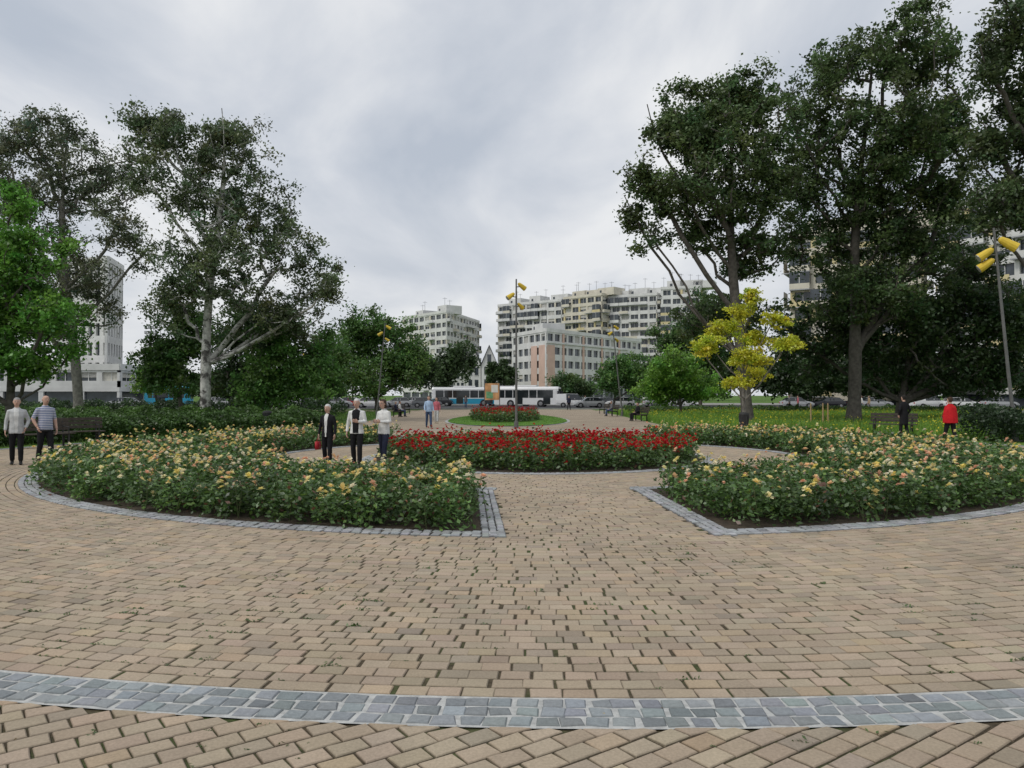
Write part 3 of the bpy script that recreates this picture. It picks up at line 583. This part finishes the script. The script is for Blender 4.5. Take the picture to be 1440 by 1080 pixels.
def gable(name,px0,px1,d,py,dep=12):
    mb=MB(); x0,x1=bx(px0,d),bx(px1,d); H=hz(py,d); W=x1-x0; h=H*.66; cx_=(x0+x1)/2
    mb.add([(x0,d,0),(x1,d,0),(x1,d,h),(cx_,d,H),(x0,d,h),(x0,d+dep,0),(x1,d+dep,0),(x1,d+dep,h),(cx_,d+dep,H),(x0,d+dep,h)],[(0,1,2,3,4),(1,6,7,2),(0,4,9,5),(5,9,8,7,6)],wht)
    rf=mat('dark_roof',(.07,.07,.08),.7,.2)
    mb.add([(x0-.3,d-.3,h-.1),(cx_,d-.3,H+.25),(cx_,d+dep,H+.25),(x0-.3,d+dep,h-.1),(x1+.3,d-.3,h-.1),(x1+.3,d+dep,h-.1),(x0-.3,d-.3,h-.4),(cx_,d-.3,H-.05),(x1+.3,d-.3,h-.4)],[(0,1,2,3),(1,4,5,2),(6,7,1,0),(7,8,4,1)],rf)
    for fl in range(3):
        z=.8+fl*h/3
        for q in range(2):
            xx=x0+W*(.18+.42*q); mb.box(xx,xx+W*.24,d-.05,d-.02,z,z+h/3*.6,glass); mb.box(xx-.1,xx+W*.24+.1,d-.12,d-.052,z-.12,z-.02,greyw)
    mb.box(cx_-W*.12,cx_+W*.12,d-.05,d-.02,h+.3,h+(H-h)*.55,glass)
    return mb.obj(name)
gable('gabled_house',655,676,185,488); gable('gabled_house',677,699,183,486); gable('gabled_house',640,654,195,500)
R0=(bx(1112,128),128); R1=(bx(1300,118),118); R2=(bx(1560,96),96)
block('apartment_building',foot(R0,R1,13),9,2.95,3.3,.7,1.25,cream,51,base=1.5,balc=.55,accent=yel,accp=.5)
block('apartment_building',foot((R1[0]+.6,R1[1]-4),(R2[0],R2[1]-4),13),9,2.95,3.3,.7,1.25,wht,57,base=2.5,balc=.6,accent=yel,accp=.35)
T0=(bx(78,122),122);T1=(bx(150,118),118)
tw=block('office_tower',[T0,T1,(bx(172,127),127),(bx(166,140),140),(bx(85,142),142)],7,3.05,1.5,.75,1.1,wht,61,base=1.0,roofs=0,curtains=.1,mull=False)
W0=(bx(-60,108),108);W1=(bx(168,108),108)
block('low_office_wing',foot(W0,W1,8),1,2.4,3.2,.8,1.2,wht,71,base=2.9,roofs=0,curtains=.1)
# ------------------------------------------------------------------ street furniture
polem=mat('pole_paint',(.15,.15,.145),.5,.15,metal=.3); yp=mat('yellow_paint',(.66,.47,.05),.45,.1); lens_=mat('lamp_lens',(.35,.35,.33),.2,.1)
def lamp(x,y,H=8.0,lean=0.0,rot=0,heads=((7.55,0,.8),(7.0,3.14,.8),(6.5,.3,.7))):
    e=MB(); 
    e.tube([(0,0,0),(0,0,.35),(0,0,.36),(lean*.3,0,H*.3),(lean,0,H)],[.12,.12,.07,.062,.04],polem,10)
    e.box(-.2,.2,-.2,.2,0,.03,polem)
    for h,a,s in heads:
        f=h/H; px_=lean*f; c,s_=math.cos(a+rot),math.sin(a+rot)
        e.tube([(px_,0,h),(px_+c*.22,s_*.22,h+.03)],[.03,.03],polem,6)
        P=lambda q,dz:(px_+c*(.1+q*s),s_*(.1+q*s),h+.02+dz*s)
        e.tube([P(.0,.20),P(.06,.19),P(.20,.10),P(.32,.01),P(.52,-.12)],[.05*s,.11*s,.14*s,.155*s,.175*s],yp,12)
        e.tube([P(.51,-.113),P(.535,-.13)],[.165*s,.16*s],lens_,12)
    return e.obj('street_lamp',loc=(x,y,0),smooth=False)
lamp(bx(726,41),41,hz(392,41),0,.4)
lamp(bx(530,66),66,8,.7,0); lamp(bx(472,92),92,8,.8,0); lamp(bx(875,66),66,8,-.85,.4); lamp(bx(1427,29.5),29.5,8.2,-.75,math.pi-.1,heads=((7.5,2.9,1.15),(7.15,-.15,1.0),(6.75,-.3,1.0)))
lamp(bx(418,110),110,8,.6)
e=MB(); e.tube([(0,0,0),(0,0,12)],[.16,.09],polem,8)
for zz in (11.2,12): 
    e.box(-1,1,-.06,.06,zz,zz+.1,polem)
    for q in range(4): e.box(-.95+q*.52,-.6+q*.52,-.25,-.07,zz+.11,zz+.45,greyw)
e.obj('floodlight_mast',loc=(bx(212,118),118,0))
wood=mat('dark_wood',(.065,.055,.045),.8,.3,12); iron=mat('cast_iron',(.03,.03,.03),.6,.2)
def bench(x,y,rot):
    e=MB()
    for i in range(4): e.box(-.95,.95,-.22+i*.125,-.12+i*.125,.43,.465,wood)
    for i in range(3): 
        z=.55+i*.135; yb=.29+i*.03; e.box(-.95,.95,yb,yb+.03,z,z+.11,wood)
    for sx in (-.75,.75):
        e.box(sx-.03,sx+.03,-.2,-.14,0,.428,iron); e.box(sx-.03,sx+.03,.22,.28,0,.428,iron); e.box(sx-.028,sx+.028,-.14,.22,.36,.42,iron)
        e.tube([(sx,.27,.40),(sx,.31,.55),(sx,.385,.95)],[.028,.028,.022],iron,6)
        e.tube([(sx,-.17,.43),(sx,-.17,.66),(sx,.3,.68)],[.02,.02,.02],iron,6)
    return e.obj('park_bench',loc=(x,y,.03),rot=rot,bevel=.006)
bench(bx(105,27),27,math.radians(40)); bench(bx(60,25.3),25.3,math.radians(52)); bench(bx(1255,34),34,math.radians(-35))
bench(bx(897,52),52,math.radians(-70)); bench(bx(860,64),64,math.radians(-80)); bench(bx(849,72),72,math.radians(-80)); bench(bx(562,62),62,math.radians(80)); bench(bx(570,72),72,math.radians(80))
def bin_(x,y):
    e=MB(); e.tube([(0,0,0),(0,0,.35)],[.05,.05],iron,8); e.box(-.14,.14,-.14,.14,0,.02,iron)
    e.tube([(0,0,.32),(0,0,.36),(0,0,.85),(0,0,.9)],[.15,.17,.21,.215],iron,14); e.tube([(0,0,.9),(0,0,.97),(0,0,1.0)],[.225,.2,.08],iron,14)
    for k in range(14):
        a=k*math.pi/7; e.tube([(.175*math.cos(a),.175*math.sin(a),.37),(.215*math.cos(a),.215*math.sin(a),.85)],[.012,.012],dark,4)
    return e.obj('litter_bin',loc=(x,y,.02))
bin_(bx(376,37),37); bin_(bx(1046,33.4),33.4)
stk=mat('timber_stake',(.40,.28,.15),.8,.2)
for px in (1140,1157,1164):
    e=MB(); e.tube([(0,0,0),(0,0,1.2),(0,0,1.3)],[.045,.045,.02],stk,8); e.obj('tree_stake',loc=(bx(px,46),46,0))
e=MB(); e.tube([(-.9,0,0),(-.9,0,3.2)],[.05,.05],polem,6); e.tube([(.9,0,0),(.9,0,3.2)],[.05,.05],polem,6)
e.box(-.85,.85,-.05,.05,1.2,3.2,mat('poster_orange',(.55,.3,.14),.6,.5,1.2)); e.box(-.7,.1,-.07,-.052,1.4,2.2,mat('poster_green',(.14,.33,.17),.6,.4,2)); e.box(-.1,.7,-.09,-.072,2.1,3.0,mat('poster_white',(.7,.7,.66),.6,.1,2)); e.obj('advertising_board',loc=(bx(692,92),92,0))
# ------------------------------------------------------------------ vehicles
tyre=mat('tyre',(.02,.02,.02),.9,.1); rim=mat('rim',(.35,.35,.36),.35,.1,metal=.7); cg=mat('car_glass',(.02,.024,.028),.06,.2,spec=.7); tail=mat('tail_light',(.4,.01,.01),.3,.1); head=mat('head_light',(.7,.7,.7),.15,.1)
def wheel(e,x,y,r=.32,w=.2):
    s=1 if y>0 else -1; e.tube([(x,y-s*w,r),(x,y-s*.02,r),(x,y,r)],[r,r,r*.9],tyre,16); e.tube([(x,y+s*.001,r),(x,y+s*.012,r)],[r*.62,r*.5],rim,10)
def car(x,y,rot,paint,van=False):
    e=MB(); W=.88
    st=[(-2.12,.42,.72,.72,.90),(-2.05,.30,.92,.93,.95),(-1.75,.28,.96,1.02,1),(-1.25,.27,.95,1.42,1),(-.5,.27,.94,1.46,1),(.35,.27,.93,1.43,1),(1.05,.28,.93,.97,1),(1.8,.29,.80,.84,.97),(2.1,.34,.66,.68,.88),(2.16,.42,.55,.56,.82)]
    if van: st=[(-2.4,.4,1.0,1.8,.95),(-2.35,.3,1.05,1.9,1),(-.9,.3,1.05,1.95,1),(.8,.3,1.05,1.9,1),(1.35,.3,1.05,1.12,1),(2.2,.32,.85,.9,.95),(2.3,.42,.6,.62,.88)]
    rings=[]
    for (sx,zb,zl,zr,f) in st:
        w_=W*f; rw=w_*(.80 if zr-zl>.2 else .93); rings.append([(sx,-w_*.92,zb),(sx,-w_,(zb+zl)/2),(sx,-w_*.97,zl),(sx,-rw,zr),(sx,0,zr+.03),(sx,rw,zr),(sx,w_*.97,zl),(sx,w_,(zb+zl)/2),(sx,w_*.92,zb)])
    k=9
    for i in range(len(st)-1):
        A=rings[i];B=rings[i+1]; cab=max(st[i][3]-st[i][2],st[i+1][3]-st[i+1][2])>.3; slope=abs(st[i][3]-st[i+1][3])>.3
        for j in range(k-1):
            m=paint
            if j in(2,5) and cab and not(van and i<2): m=cg
            if j in(3,4) and slope: m=cg
            e.add([A[j],A[j+1],B[j+1],B[j]],[(0,1,2,3)],m)
        e.add([A[0],A[8],B[8],B[0]],[(3,2,1,0)],dark)
    e.add(rings[0],[tuple(range(9))],paint); e.add(rings[-1],[tuple(range(8,-1,-1))],paint)
    for sx in ((-.45,.0) if not van else (.3,)):
        for s in(-1,1): e.box(sx-.04,sx+.04,s*.80-.03,s*.80+.03,.95,1.3,paint)
    for sx in (-1.35,1.35):
        for s in(-1,1):
            e.tube([(sx,s*.87,.33),(sx,s*.895,.33)],[.38,.38],dark,16); wheel(e,sx,s*.915)
    f=st[-1][0]; b=st[0][0]
    for s in(-1,1): e.box(f-.12,f+.01,s*.58-.14,s*.58+.14,.5,.62,head); e.box(b-.01,b+.1,s*.62-.12,s*.62+.12,.68,.84,tail); e.box(.78,.9,s*.98-.07,s*.98+.07,.92,1.04,paint)
    e.box(f-.02,f+.02,-.26,.26,.38,.48,head); e.box(b-.02,b+.02,-.26,.26,.5,.6,head)
    return e.obj('parked_car' if not van else 'parked_van',loc=(x,y,.02),rot=rot)
cp={n:mat('paint_'+n,c,.25,.04,spec=.6) for n,c in dict(white=(.75,.75,.75),silver=(.42,.43,.44),black=(.02,.02,.025),blue=(.03,.09,.25),red=(.3,.02,.02),grey=(.14,.15,.16)).items()}
cl=[(172,100,'silver'),(300,112,'white'),(330,110,'silver'),(362,114,'blue'),(398,108,'white'),(432,112,'black'),(474,108,'silver'),(497,112,'red'),(523,109,'white'),(560,112,'silver'),(600,110,'grey'),(580,122,'white'),(618,124,'black'),(805,112,'white'),(828,109,'silver'),(846,114,'grey'),(872,110,'white'),(925,112,'silver'),(960,108,'white'),(1120,104,'silver'),(1165,104,'black'),(1230,102,'silver'),(1304,99,'white'),(1352,98,'white'),(1405,100,'silver')]
for i,(px,d,c) in enumerate(cl): car(bx(px,d),d,random.choice([0,math.pi])+random.uniform(-.25,.25),cp[c],van=(i%9==4))
def bus(x,y,rot,m1,m2,Ln=11.5):
    e=MB(); h=Ln/2; W=1.25
    prof=[(-W,.35),(-W,1.2),(-W*.985,2.75),(-W*.86,3.02),(0,3.08),(W*.86,3.02),(W*.985,2.75),(W,1.2),(W,.35)]
    xs=[(-h,.96,.05),(-h+.12,1,0),(h-.35,1,0),(h,.93,.08)]
    R=[[(sx,p[0]*f,p[1]-dz*(p[1]>2)) for p in prof] for sx,f,dz in xs]
    for i in range(3):
        for j in range(8): e.add([R[i][j],R[i][j+1],R[i+1][j+1],R[i+1][j]],[(0,1,2,3)],m2 if j in(0,7) else m1)
    e.add(R[0],[tuple(range(9))],m1); e.add(R[-1],[tuple(range(8,-1,-1))],m1)
    for s in(-1,1):
        n=7; bw=(Ln-1.2)/n
        for q in range(n):
            x0=-h+.5+q*bw; y0=s*(W+.004); e.box(x0,x0+bw-.1,min(y0,y0-s*.03),max(y0,y0-s*.03)+.0,1.35,2.55,cg)
        for q in (1.2,Ln*.55): e.box(h-q-1.1,h-q,min(s*(W+.01),s*(W+.03)),max(s*(W+.01),s*(W+.03)),.4,2.5,cg)
        for sx in(-h+2.6,h-2.7): e.tube([(sx,s*(W-.02),.5),(sx,s*(W+.01),.5)],[.56,.56],dark,16); wheel(e,sx,s*(W+.03),.48,.3)
    e.box(h-.02,h+.02,-1.05,1.05,1.25,2.7,cg); e.box(-h-.02,-h+.02,-.95,.95,1.6,2.6,cg)
    for s in(-1,1): e.box(h-.01,h+.03,s*.85-.15,s*.85+.15,.65,.85,head); e.box(h-.1,h+.25,s*1.35-.1,s*1.35+.1,1.9,2.4,dark)
    e.box(-2,1.5,-.7,.7,3.08,3.3,m1)
    return e.obj('city_bus',loc=(x,y,.02),rot=rot,bevel=0)
cy=mat('paint_cyan',(.03,.34,.52),.3,.05,spec=.5)
bus(bx(742,118),118,-.25,cp['white'],cp['white'],10); bus(bx(716,127),127,.1,cp['white'],cp['grey'],11); bus(bx(655,126),126,.15,cp['white'],cy,11); bus(bx(238,112),112,.2,cy,cy,6.2)
# ------------------------------------------------------------------ people
skin=mat('skin',(.52,.33,.25),.6,.06,20)
def stripes(name,c1,c2,sc_):
    m=bpy.data.materials.new(name); m.use_nodes=True; nt=m.node_tree;N=nt.nodes;L=nt.links; b=N['Principled BSDF']; b.inputs['Roughness'].default_value=.85
    tc=N.new('ShaderNodeTexCoord'); wv=N.new('ShaderNodeTexWave'); wv.bands_direction='Z'; wv.inputs['Scale'].default_value=sc_; wv.inputs['Distortion'].default_value=.3; L.new(tc.outputs['Object'],wv.inputs['Vector'])
    r=N.new('ShaderNodeValToRGB'); r.color_ramp.elements[0].position=.5; r.color_ramp.elements[1].position=.56; r.color_ramp.elements[0].color=(*c1,1); r.color_ramp.elements[1].color=(*c2,1); L.new(wv.outputs['Fac'],r.inputs[0]); L.new(r.outputs[0],b.inputs['Base Color']); return m
def cloth(n,c): return mat('cloth_'+n,c,.9,.18,9,bump=.5,bscale=12,spec=.1)
stripe=stripes('striped_polo',(.13,.16,.30),(.55,.56,.6),7.5)
def loftpart(secs,lat,n=14):
    V=[];F=[];P=[Vector(s[:3]) for s in secs]
    for i,s in enumerate(secs):
        d=(P[min(i+1,len(P)-1)]-P[max(i-1,0)]).normalized(); a=lat-d*lat.dot(d); a.normalize(); b=d.cross(a)
        for k in range(n):
            t=2*math.pi*k/n; V.append(P[i]+a*math.cos(t)*s[3]+b*math.sin(t)*s[4])
    m=len(secs)
    for i in range(m-1):
        for k in range(n): F.append((i*n+k,i*n+(k+1)%n,(i+1)*n+(k+1)%n,(i+1)*n+k))
    F.append(tuple(range(n-1,-1,-1))); F.append(tuple((m-1)*n+k for k in range(n)))
    return V,F
def person(name,x,y,heading,H,top,pants,hair,shoes,inner=None,innerw=.06,hem=.86,arms=('down','down'),stride=.0,long_hair=False,seated=False,shawl=None,vox=.012,slim=1.0,headdip=0,sleeve='long',bag=None,belly=0.0,glasses=False):
    s=H/1.70; lat=Vector((1,0,0)); parts=[]
    def add(secs,tag,lt=lat): parts.append((secs,tag,lt))
    zo=-.43 if seated else 0
    Z=lambda z:z+zo
    tw=.165*slim
    add([(0,0,Z(hem),tw*1.06,.125+belly*.5),(0,0,Z(.96),tw*1.02,.125+belly),(0,.005+belly*.3,Z(1.10),tw*.93,.115+belly),(0,.005,Z(1.24),tw*1.04,.118),(0,0,Z(1.34),tw*1.08,.105),(0,-.008,Z(1.395),tw*.86,.082),(0,-.01,Z(1.43),tw*.5,.064),(0,-.01,Z(1.455),.060,.058)],'top')
    add([(0,0,Z(.80),tw*.9,.11),(0,0,Z(.88),tw*.98,.118),(0,0,Z(.97),tw*.92,.11)],'pants')
    add([(0,-.012,Z(1.40),.054,.056),(0,.0,Z(1.46),.050,.053),(0,.012,Z(1.53),.048,.053)],'skin')
    hd=.02+headdip
    add([(0,hd+.035,Z(1.478),.026,.030),(0,hd+.025,Z(1.500),.048,.062),(0,hd+.012,Z(1.545),.064,.084),(0,hd+.004,Z(1.60),.073,.094),(0,hd,Z(1.645),.071,.09),(0,hd-.005,Z(1.675),.052,.066),(0,hd-.005,Z(1.692),.022,.03)],'skin')
    add([(0,hd+.092,Z(1.606),.008,.008),(0,hd+.108,Z(1.575),.013,.011),(0,hd+.100,Z(1.562),.012,.010)],'skin')
    for sd in(-1,1): add([(sd*.073,hd-.005,Z(1.562),.008,.014),(sd*.079,hd-.010,Z(1.59),.011,.022),(sd*.079,hd-.012,Z(1.615),.009,.018)],'skin')
    if hair is not None:
        if long_hair: add([(0,hd-.06,Z(1.42),.062,.032),(0,hd-.05,Z(1.50),.086,.05),(0,hd-.038,Z(1.58),.092,.07),(0,hd-.022,Z(1.645),.088,.088),(0,hd-.008,Z(1.69),.064,.078),(0,hd-.01,Z(1.715),.022,.034)],'hair')
        else: add([(0,hd-.05,Z(1.535),.060,.040),(0,hd-.040,Z(1.585),.080,.062),(0,hd-.024,Z(1.645),.083,.084),(0,hd-.008,Z(1.688),.062,.077),(0,hd-.008,Z(1.712),.022,.034)],'hair')
    for sd,st in ((-1,stride),(1,-stride)):
        if seated: hip=(sd*.09,0,Z(.90));kn=(sd*.11,.44,.50);an=(sd*.11,.46+st*.3,.10)
        else: hip=(sd*.085,0,.89);kn=(sd*.095,st*.5+.03,.48);an=(sd*.10,st-(.03 if st<0 else 0),.09)
        lk=lambda a,b,t:tuple(a[i]+(b[i]-a[i])*t for i in range(3))
        add([(*hip,.092,.10),(*lk(hip,kn,.35),.085,.092),(*kn,.064,.067),(*lk(kn,an,.35),.064,.067),(*lk(kn,an,.93),.055,.058)],'pants')
        ay=an[1]
        add([(sd*.10,ay-.075,.035,.026,.028),(sd*.10,ay-.04,.045,.040,.042),(sd*.103,ay+.04,.042,.044,.038),(sd*.108,ay+.12,.032,.045,.028),(sd*.11,ay+.175,.024,.028,.018)],'shoes')
        add([(an[0],ay,.03,.035,.04),(an[0],ay,.13,.045,.048)],'shoes')
    hands=[]
    for sd,mode in ((-1,arms[0]),(1,arms[1])):
        sh=(sd*tw*.98,0,Z(1.355))
        if mode=='down': el=(sd*.225,-.02,Z(1.11)); wr=(sd*.240,.05,Z(.875)); hdir=Vector((0,.12,-1))
        elif mode=='hold': el=(sd*.225,.02,Z(1.12)); wr=(sd*.10,.24,Z(1.13)); hdir=Vector((-sd*.5,.8,.25))
        elif mode=='pocket': el=(sd*.26,-.05,Z(1.12)); wr=(sd*.20,.06,Z(.93)); hdir=Vector((-sd*.3,.3,-1))
        elif mode=='swing': el=(sd*.23,.06,Z(1.12)); wr=(sd*.23,.22,Z(.92)); hdir=Vector((0,.5,-.9))
        elif mode=='lap': el=(sd*.23,.02,Z(1.12)); wr=(sd*.09,.24,Z(1.00)); hdir=Vector((-sd*.4,.8,-.1))
        lk=lambda a,b,t:tuple(a[i]+(b[i]-a[i])*t for i in range(3))
        add([(sh[0]-sd*.05,0,sh[2]+.012,.048,.055),(*sh,.060,.062),(*lk(sh,el,.4),.053,.056),(*el,.045,.048)],'top')
        add([(*lk(sh,el,.93),.045,.047),(*lk(el,wr,.3),.043 if sleeve=='long' else .038,.044),(*wr,.033 if sleeve=='long' else .025,.035)],'top' if sleeve=='long' else 'skin')
        hands.append((sd,Vector(wr),hdir.normalized()))
    if shawl: 
        add([(0,0,Z(.80),.27,.20),(0,0,Z(.95),.27,.19),(0,0,Z(1.15),.255,.175),(0,0,Z(1.32),.22,.15),(0,0,Z(1.41),.14,.10),(0,0,Z(1.47),.07,.07)],'shawl')
    V=[];F=[]; segs=[]
    tags=['top','pants','skin','hair','shoes','shawl','inner']
    for secs,tag,lt in parts:
        v,f=loftpart(secs,lt); b=len(V); V+=[p*1.0 for p in v]; F+=[tuple(b+i for i in q) for q in f]
        for i in range(len(secs)-1): segs.append((secs[i],secs[i+1],tags.index(tag)))
    me=bpy.data.meshes.new('tmp'); me.from_pydata(V,[],F); tmp=bpy.data.objects.new('tmp',me); link(tmp)
    r=tmp.modifiers.new('r','REMESH'); r.mode='VOXEL'; r.voxel_size=vox; sm_=tmp.modifiers.new('s','SMOOTH'); sm_.factor=.5; sm_.iterations=2
    dg=bpy.context.evaluated_depsgraph_get(); ev=tmp.evaluated_get(dg); m2=bpy.data.meshes.new_from_object(ev); bpy.data.objects.remove(tmp); 
    k=len(m2.polygons); fc=np.zeros(k*3,dtype=np.float32); m2.polygons.foreach_get('center',fc); fc=fc.reshape(-1,3)
    best=np.full(k,1e9); tag=np.zeros(k,int)
    for a,b,t in segs:
        A_=np.array(a[:3]);B_=np.array(b[:3]); ab=B_-A_; tt=((fc-A_)@ab/(ab@ab+1e-9)).clip(0,1); q=fc-(A_+tt[:,None]*ab); ra=a[3]+(b[3]-a[3])*tt; rb=a[4]+(b[4]-a[4])*tt
        hx=abs(ab[2])>.5*np.linalg.norm(ab)
        dist=np.sqrt((q[:,0]/ra)**2+(q[:,1]/rb)**2+((q[:,2]/rb)**2)) if hx else np.linalg.norm(q,axis=1)/((ra+rb)/2)
        dist=np.abs(dist-1)*((ra+rb)/2)
        sel=dist<best; best[sel]=dist[sel]; tag[sel]=t
    ax=np.abs(fc[:,0]); head_=fc[:,2]>Z(1.475)
    tag[head_&(tag==0)]=2
    trunk=(ax<tw*1.15)&(fc[:,2]>Z(hem)-.004)&(fc[:,2]<Z(1.36))&(tag==1); 
    if not seated: tag[trunk]=0; tag[(tag==0)&(fc[:,2]<Z(hem)-.004)&(ax<.18)]=1
    tag[(tag==2)&(fc[:,2]<Z(1.425))&(ax<.12)&(fc[:,2]>Z(1.0))&(fc[:,1]<.09)]=0
    if shawl is not None:
        tag[(tag==5)&(fc[:,2]<Z(.785))]=1
        tag[(fc[:,2]>Z(.785))&(fc[:,2]<Z(1.45))&(tag!=5)&(fc[:,1]<.19)]=5
    if hair is not None:
        if not long_hair: tag[(tag==3)&(fc[:,2]<Z(1.52))]=2
        hl=Z(1.652)-((ax/.075)**2)*.03
        face=(fc[:,1]>hd+.015+ax*.1)&(fc[:,2]<hl)&(fc[:,2]>Z(1.46)); tag[face]=2
        cap=head_&(fc[:,2]>Z(1.655)); tag[cap]=3
    if inner is not None:
        c=(tag==0)&(fc[:,1]>.045)&(ax<innerw+(fc[:,2]-Z(1.1))*.06)&(fc[:,2]>Z(hem)+.01); tag[c]=6
    mats=[top,pants,skin,hair or skin,shoes,shawl or top,inner or top]
    for m in mats: m2.materials.append(m)
    m2.polygons.foreach_set('material_index',tag.astype(np.int32)); m2.polygons.foreach_set('use_smooth',np.ones(k,dtype=bool)); m2.update()
    body=bpy.data.objects.new(name,m2); link(body)
    e=MB(); eye=mat('eye_white',(.6,.6,.58),.3,.02); iris=mat('iris',(.03,.02,.015),.2,.02); lip=mat('lips',(.38,.15,.13),.5,.05)
    for sd in(-1,1):
        e.ball((sd*.030,hd+.084,Z(1.597)),(.012,.008,.007),eye); e.ball((sd*.030,hd+.090,Z(1.597)),(.005,.004,.006),iris)
        e.tube([(sd*.046,hd+.080,Z(1.615)),(sd*.03,hd+.092,Z(1.620)),(sd*.014,hd+.094,Z(1.616))],[.003,.004,.003],hair or skin,5)
        if glasses:
            e.tube([(sd*.030+.019*math.cos(t),hd+.104-.2*abs(sd*.030+.019*math.cos(t)),Z(1.597)+.016*math.sin(t)) for t in [i*math.pi/5 for i in range(11)]],[.002]*11,dark,4); e.tube([(sd*.05,hd+.094,Z(1.60)),(sd*.08,hd,Z(1.602))],[.002,.002],dark,4)
    e.ball((0,hd+.090,Z(1.538)),(.020,.008,.0055),lip)
    for sd,wr,hd_ in hands:
        fwd=Vector((0,1,0)) if abs(hd_.y)<.7 else Vector((0,0,1))
        pa=(fwd-hd_*fwd.dot(hd_)).normalized(); cu=hd_.cross(pa)*(-sd)
        v,f=loftpart([(*(wr-hd_*.02),.026,.018),(*(wr+hd_*.03),.034,.016),(*(wr+hd_*.07),.040,.014),(*(wr+hd_*.09),.036,.012)],pa,10); e.add(v,f,skin)
        for q,ln in zip((-.029,-.010,.010,.029),(.058,.074,.080,.070)):
            p0=wr+hd_*.082+pa*q; p1=p0+hd_*ln*.45+cu*.006; p2=p1+hd_*ln*.3+cu*.014; p3=p2+hd_*ln*.2+cu*.018
            e.tube([p0,p1,p2,p3],[.0092,.0088,.008,.006],skin,6)
        p0=wr+hd_*.025+pa*.026; p1=p0+hd_*.03+pa*.022+cu*.006; p2=p1+hd_*.026+pa*.006+cu*.008; e.tube([p0,p1,p2],[.012,.010,.007],skin,6)
    if bag:
        e.box(.23,.29,-.06,.18,.46,.68,bag); e.tube([(.26,-.02,.68),(.25,.02,.76),(.245,.06,.79),(.25,.10,.76),(.26,.14,.68)],[.008]*5,bag,5)
    e.obj('details',parent=body,smooth=True)
    body.scale=(s,s,s); body.location=(x,y,.03); body.rotation_euler=(0,0,heading); return body
blk=cloth('black',(.018,.018,.02)); nav=cloth('navy',(.03,.035,.06)); wc=cloth('white',(.66,.66,.64)); lg=cloth('lightgrey',(.48,.49,.49)); rd=cloth('red',(.50,.02,.025)); den=cloth('denim',(.06,.09,.16)); pb=cloth('paleblue',(.36,.48,.64)); pk=cloth('rose',(.45,.13,.16)); tan_=cloth('tan',(.33,.25,.16)); gy=cloth('grey',(.14,.14,.15))
hw=mat('hair_white',(.62,.61,.59),.8,.15,40,bump=.6); hg=mat('hair_grey',(.30,.29,.28),.8,.2,40,bump=.6); hb=mat('hair_brown',(.06,.035,.022),.7,.25,40,bump=.6); hk=mat('hair_black',(.02,.016,.014),.7,.2,40,bump=.6); sh=mat('black_leather',(.02,.018,.017),.45,.2); shb=mat('beige_leather',(.35,.28,.2),.6,.2)
pi=math.pi; gd=lambda py:1.75*1080/(py-556)
def at(px,py): d=gd(py); return bx(px,d),d
def pp(name,px,py,*a,**k): x,y=at(px,py); return person(name,x,y,*a,**k)
pp('elderly_man',24,655,pi+.5,1.66,lg,blk,hg,sh,inner=wc,innerw=.04,hem=.80,arms=('pocket','down'),stride=.10)
pp('elderly_man',64,655,pi+.9,1.72,stripe,blk,None,sh,arms=('down','pocket'),stride=.13,sleeve='short',belly=.03)
pp('elderly_woman',461,657,pi-.25,1.50,blk,blk,hw,sh,inner=wc,innerw=.035,hem=.80,arms=('down','down'),stride=.05,bag=mat('red_leather',(.4,.02,.03),.5,.1),slim=.98)
pp('elderly_woman',502,658,pi-.1,1.64,wc,blk,hw,sh,inner=blk,innerw=.085,hem=.84,arms=('hold','down'),stride=.08,slim=.98)
pp('woman',540,656,pi-.6,1.62,wc,nav,hb,shb,hem=.82,arms=('hold','hold'),stride=.10,long_hair=True,headdip=.03,glasses=True)
pp('man',603,602,pi+.2,1.70,pb,den,hk,sh,arms=('down','swing'),stride=.2,vox=.018)
pp('woman',614,596,pi-.2,1.60,pk,lg,hb,shb,arms=('down','down'),stride=.12,vox=.018,long_hair=True)
pp('elderly_woman',1271,618,pi*.1,1.72,blk,blk,hk,sh,hem=.55,arms=('pocket','pocket'),stride=.08,vox=.016)
pp('elderly_woman',1336,628,.25,1.66,nav,blk,hb,sh,arms=('lap','lap'),stride=.18,shawl=rd,vox=.016)
for px,py,hd_,t,p_,hr_ in ((385,573.5,1.5,gy,den,hb),(397,574,1.5,wc,blk,hk),(411,573.5,1.6,nav,gy,hg),(823,572.5,pi,wc,den,hb),(1110,577,1.2,gy,blk,hb),(1211,578,-1.4,wc,den,hk),(1222,578,1.6,tan_,gy,hg),(1122,577,1.3,pk,blk,hb),(655,574,pi,gy,den,hk),(800,577,0.3,nav,blk,hg)):
    pp('pedestrian',px,py,hd_,1.68,t,p_,hr_,sh,vox=.03,stride=.15)
def sit(px,d,hd_,t,p_,hr_,dx=0): 
    return person('seated_person',bx(px,d)+dx,d,hd_,1.68,t,p_,hr_,sh,seated=True,vox=.022,arms=('lap','lap'))
sit(897,52,math.radians(-70)+pi,blk,blk,hk); sit(556,62,math.radians(80)+pi,nav,blk,hg); sit(562,62.7,math.radians(80)+pi,wc,den,hb,dx=.0); sit(860,64,math.radians(-80)+pi,gy,den,hb)
print('OBJECTS',len(bpy.data.objects))
